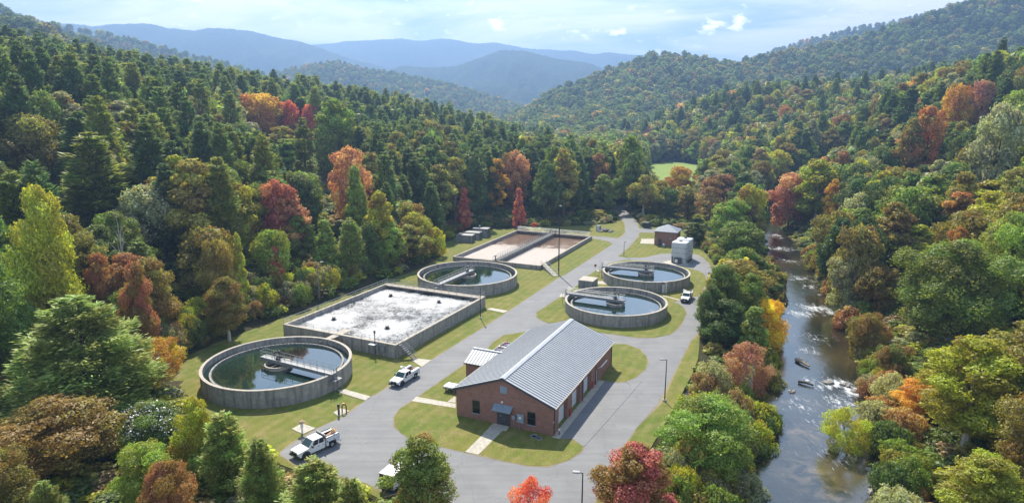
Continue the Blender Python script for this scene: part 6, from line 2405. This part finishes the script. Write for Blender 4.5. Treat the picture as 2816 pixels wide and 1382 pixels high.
def ridge(name, sil, Y, depth, zfoot, tree_h, spacing, label=None, seed=0, mats=None, back=None, ncol=150, gully=.16, tall=(11, 17), wide=(5.2, 8.0), bumpy=0.0, palette=None, autumn=.08, jag=0.0):
    """a real hill whose crest stands at distance Y; trees on its near slope"""
    S = np.array([RY(px, py, Y) for px, py in sil])
    x0, x1 = S[0, 0], S[-1, 0]
    X = np.linspace(x0, x1, ncol)
    zc = np.interp(X, S[:, 0], S[:, 2]) - tree_h
    ks = np.ones(5) / 5
    zc = np.convolve(np.pad(zc, 2, mode='edge'), ks, 'valid')
    if jag:
        zc = zc + fbm(X, X * .3, 420, seed + 31, 4) * jag * .5
    fr = np.linspace(0, 1, 34)
    rows, ys = [], []
    def prof(s, xx, zz):
        b = zfoot + (zz - zfoot) * (1 - s) ** 1.15
        gl = fbm(xx, s * depth * .6, depth * .55, seed + 5, 4) * gully * (zz - zfoot) * np.minimum(1, s * 2.2) * (1 - s) ** .6
        return b - np.abs(gl)
    co = []
    for s in fr[::-1]:
        co.append(np.stack([X, np.full(ncol, Y - depth * s), prof(s, X, zc)], 1))
    for s in (.12, .3, .6, 1.0):
        co.append(np.stack([X, np.full(ncol, Y + (back or depth) * s), zfoot + (zc - zfoot) * (1 - s) ** 1.2 - 4 * s], 1))
    nr = len(co)
    co = np.concatenate(co)
    if bumpy:
        co[:, 2] += fbm(co[:, 0], co[:, 1], bumpy * 9, seed + 9, 4) * bumpy * .35
    ii = (np.arange(nr - 1)[:, None] * ncol + np.arange(ncol - 1)[None, :]).ravel()
    o = structure(link(name, mesh_np(name, co, np.stack([ii, ii + 1, ii + 1 + ncol, ii + ncol], 1), mats or M['ground'], True)))
    if label:
        P = []
        for yy in np.arange(0, depth, spacing):
            xs = np.arange(x0, x1, spacing)
            P.append(np.stack([xs + gf.uniform(-.45, .45, len(xs)) * spacing, np.full(len(xs), yy) + gf.uniform(-.45, .45, len(xs)) * spacing], 1))
        P = np.concatenate(P)
        s = np.clip(P[:, 1] / depth, 0, 1)
        zz = np.interp(P[:, 0], X, zc)
        Z = prof(s, P[:, 0], zz)
        W = np.stack([P[:, 0], Y - P[:, 1]], 1)
        inx = np.abs(W[:, 0]) < .86 * W[:, 1] + 40
        W, Z = W[inx], Z[inx]
        n = len(W)
        pal = palette or ['grn', 'dkgrn', 'dkgrn', 'grn', 'olive', 'dkpine']
        u = gf.uniform(size=n)
        cols = np.array([tinted(pal[gf.integers(len(pal))] if a > autumn else ['gold', 'olive', 'olive', 'brown', 'yelgrn'][gf.integers(5)], gf, .25) for a in u])
        kinds = np.where(gf.uniform(size=n) < .12, 3 + gf.integers(2, size=n), gf.integers(3, size=n))
        forest(name + '_forest', label, W, Z - .5, gf.uniform(*tall, n), gf.uniform(*wide, n), kinds, cols, gf.uniform(0, 6.28, n))
    return o


M['hill_near'] = hill_mat('wooded_hill', (.030, .055, .025), (.055, .075, .03), .05)
M['hill_far'] = hill_mat('far_wooded_hill', (.028, .05, .028), (.045, .065, .03), .02)
# left hills, one behind the other
ridge('hill', [(-500, -60), (-200, -10), (0, 28), (60, 50), (130, 72), (200, 102), (260, 128), (330, 158), (420, 196), (560, 250)], 640, 260, 20, 14, 10.5, 'hazy green broadleaf forest on the hill at the upper left behind the pines', 1, M['hill_near'], tall=(14, 20), wide=(6, 9))
ridge('hill', [(-500, -100), (-200, -40), (0, 9), (50, 30), (110, 52), (200, 82), (300, 125), (430, 190), (560, 250)], 980, 300, 20, 14, 12, 'blue green forest on the second hill at the far left edge', 2, M['hill_near'])
ridge('hill', [(60, 40), (200, 72), (250, 78), (330, 94), (450, 128), (560, 152), (620, 172), (760, 215), (900, 262)], 1450, 420, 5, 12, 12, 'blue hazed forest on the long descending ridge at the left', 3, M['hill_near'])
ridge('hill', [(520, 240), (650, 196), (740, 168), (840, 152), (900, 165), (960, 176), (1040, 190), (1110, 204), (1200, 228), (1260, 246), (1330, 270), (1420, 290)], 1750, 560, -2, 12, 12, 'blue hazed forest on the middle ridge beyond the pines', 4, M['hill_near'])
# right hills
ridge('hill', [(1270, 292), (1310, 270), (1400, 217), (1500, 180), (1560, 158), (1640, 130), (1700, 128), (1800, 144), (1850, 150), (1950, 130), (2100, 100), (2200, 74), (2300, 40), (2400, 5), (2500, -32), (2640, -80), (2900, -150)],
      1150, 430, 2, 17, 11.5, 'blue green forest covering the big mountain on the right', 5, M['hill_near'], ncol=220, tall=(14, 21), wide=(6.5, 9.5), autumn=.04)
ridge('hill', [(1850, 160), (2000, 105), (2070, 88), (2150, 66), (2250, 50), (2350, 28), (2500, -10)], 1900, 500, 60, 12, 13, 'blue hazed forest on the ridge behind the right mountain', 6, M['hill_near'])
# far mountains
ridge('mountain', [(640, 140), (720, 120), (800, 111), (870, 104), (1000, 98), (1060, 103), (1120, 99), (1180, 108), (1250, 109), (1310, 120), (1400, 127), (1440, 124), (1500, 138), (1545, 132), (1590, 136), (1700, 150), (1900, 170), (2300, 180), (2900, 150)],
      4700, 1500, -4, 0, 30, None, 7, M['hill_far'], ncol=420, gully=.35, bumpy=4.0, jag=9)
ridge('mountain', [(-700, 75), (-300, 60), (80, 66), (170, 60), (235, 66), (300, 59), (380, 62), (430, 72), (480, 75), (530, 68), (580, 73), (640, 84), (700, 98), (740, 102), (790, 113), (860, 140), (980, 172), (1120, 208), (1250, 240)],
      3500, 1200, -4, 0, 30, None, 17, M['hill_far'], ncol=420, gully=.4, bumpy=4.0, jag=7)
ridge('mountain', [(780, 250), (900, 205), (1010, 165), (1080, 170), (1150, 166), (1260, 126), (1320, 128), (1400, 148), (1480, 158), (1560, 190), (1700, 240)], 3000, 1000, -4, 0, 30, None, 8, M['hill_far'], ncol=260, gully=.3, bumpy=3.0)

# ------------------------------------------------------------------ understorey ground cover near the plant
uc = []
for yy in np.arange(50, 290, 3.0):
    hw_ = .82 * yy + 20
    for xx in np.arange(-hw_, hw_, 3.0):
        uc.append((xx + gf.uniform(-1.4, 1.4), yy + gf.uniform(-1.4, 1.4)))
uc = np.array(uc)
sel = (poly_sd(uc[:, 0], uc[:, 1], SITE) < -1.6) & (poly_sd(uc[:, 0], uc[:, 1], RIVER) < -.4)
uc = uc[sel]
n_u = len(uc)
uz = height(uc[:, 0], uc[:, 1])
upal = ['grn', 'dkgrn', 'olive', 'grn', 'brown', 'yelgrn', 'grey', 'dkgrn']
forest('undergrowth', 'low mixed undergrowth covering the forest floor and river banks', uc, uz - .5, gf.uniform(1.7, 3.0, n_u), gf.uniform(1.6, 2.5, n_u), gf.integers(0, 3, n_u),
       np.array([tinted(upal[k], gf, .25) for k in gf.integers(0, len(upal), n_u)]), gf.uniform(0, 6.28, n_u))
# ------------------------------------------------------------------ haze: even air over the whole valley
hz = MB().box(-5200, 5200, -250, 6200, -9.0, 560).build('haze', [bpy.data.materials.new('haze')])
hz['kind'] = 'stuff'
hz['label'] = 'pale blue autumn haze filling the valley air'
hm = hz.data.materials[0]
hm.use_nodes = True
ht = hm.node_tree
ht.nodes.clear()
pv = N(ht, 'ShaderNodeVolumePrincipled')
pv.inputs['Color'].default_value = (.34, .54, .90, 1)
pv.inputs['Density'].default_value = .00029
pv.inputs['Anisotropy'].default_value = .45
ho = N(ht, 'ShaderNodeOutputMaterial')
ht.links.new(pv.outputs[0], ho.inputs['Volume'])
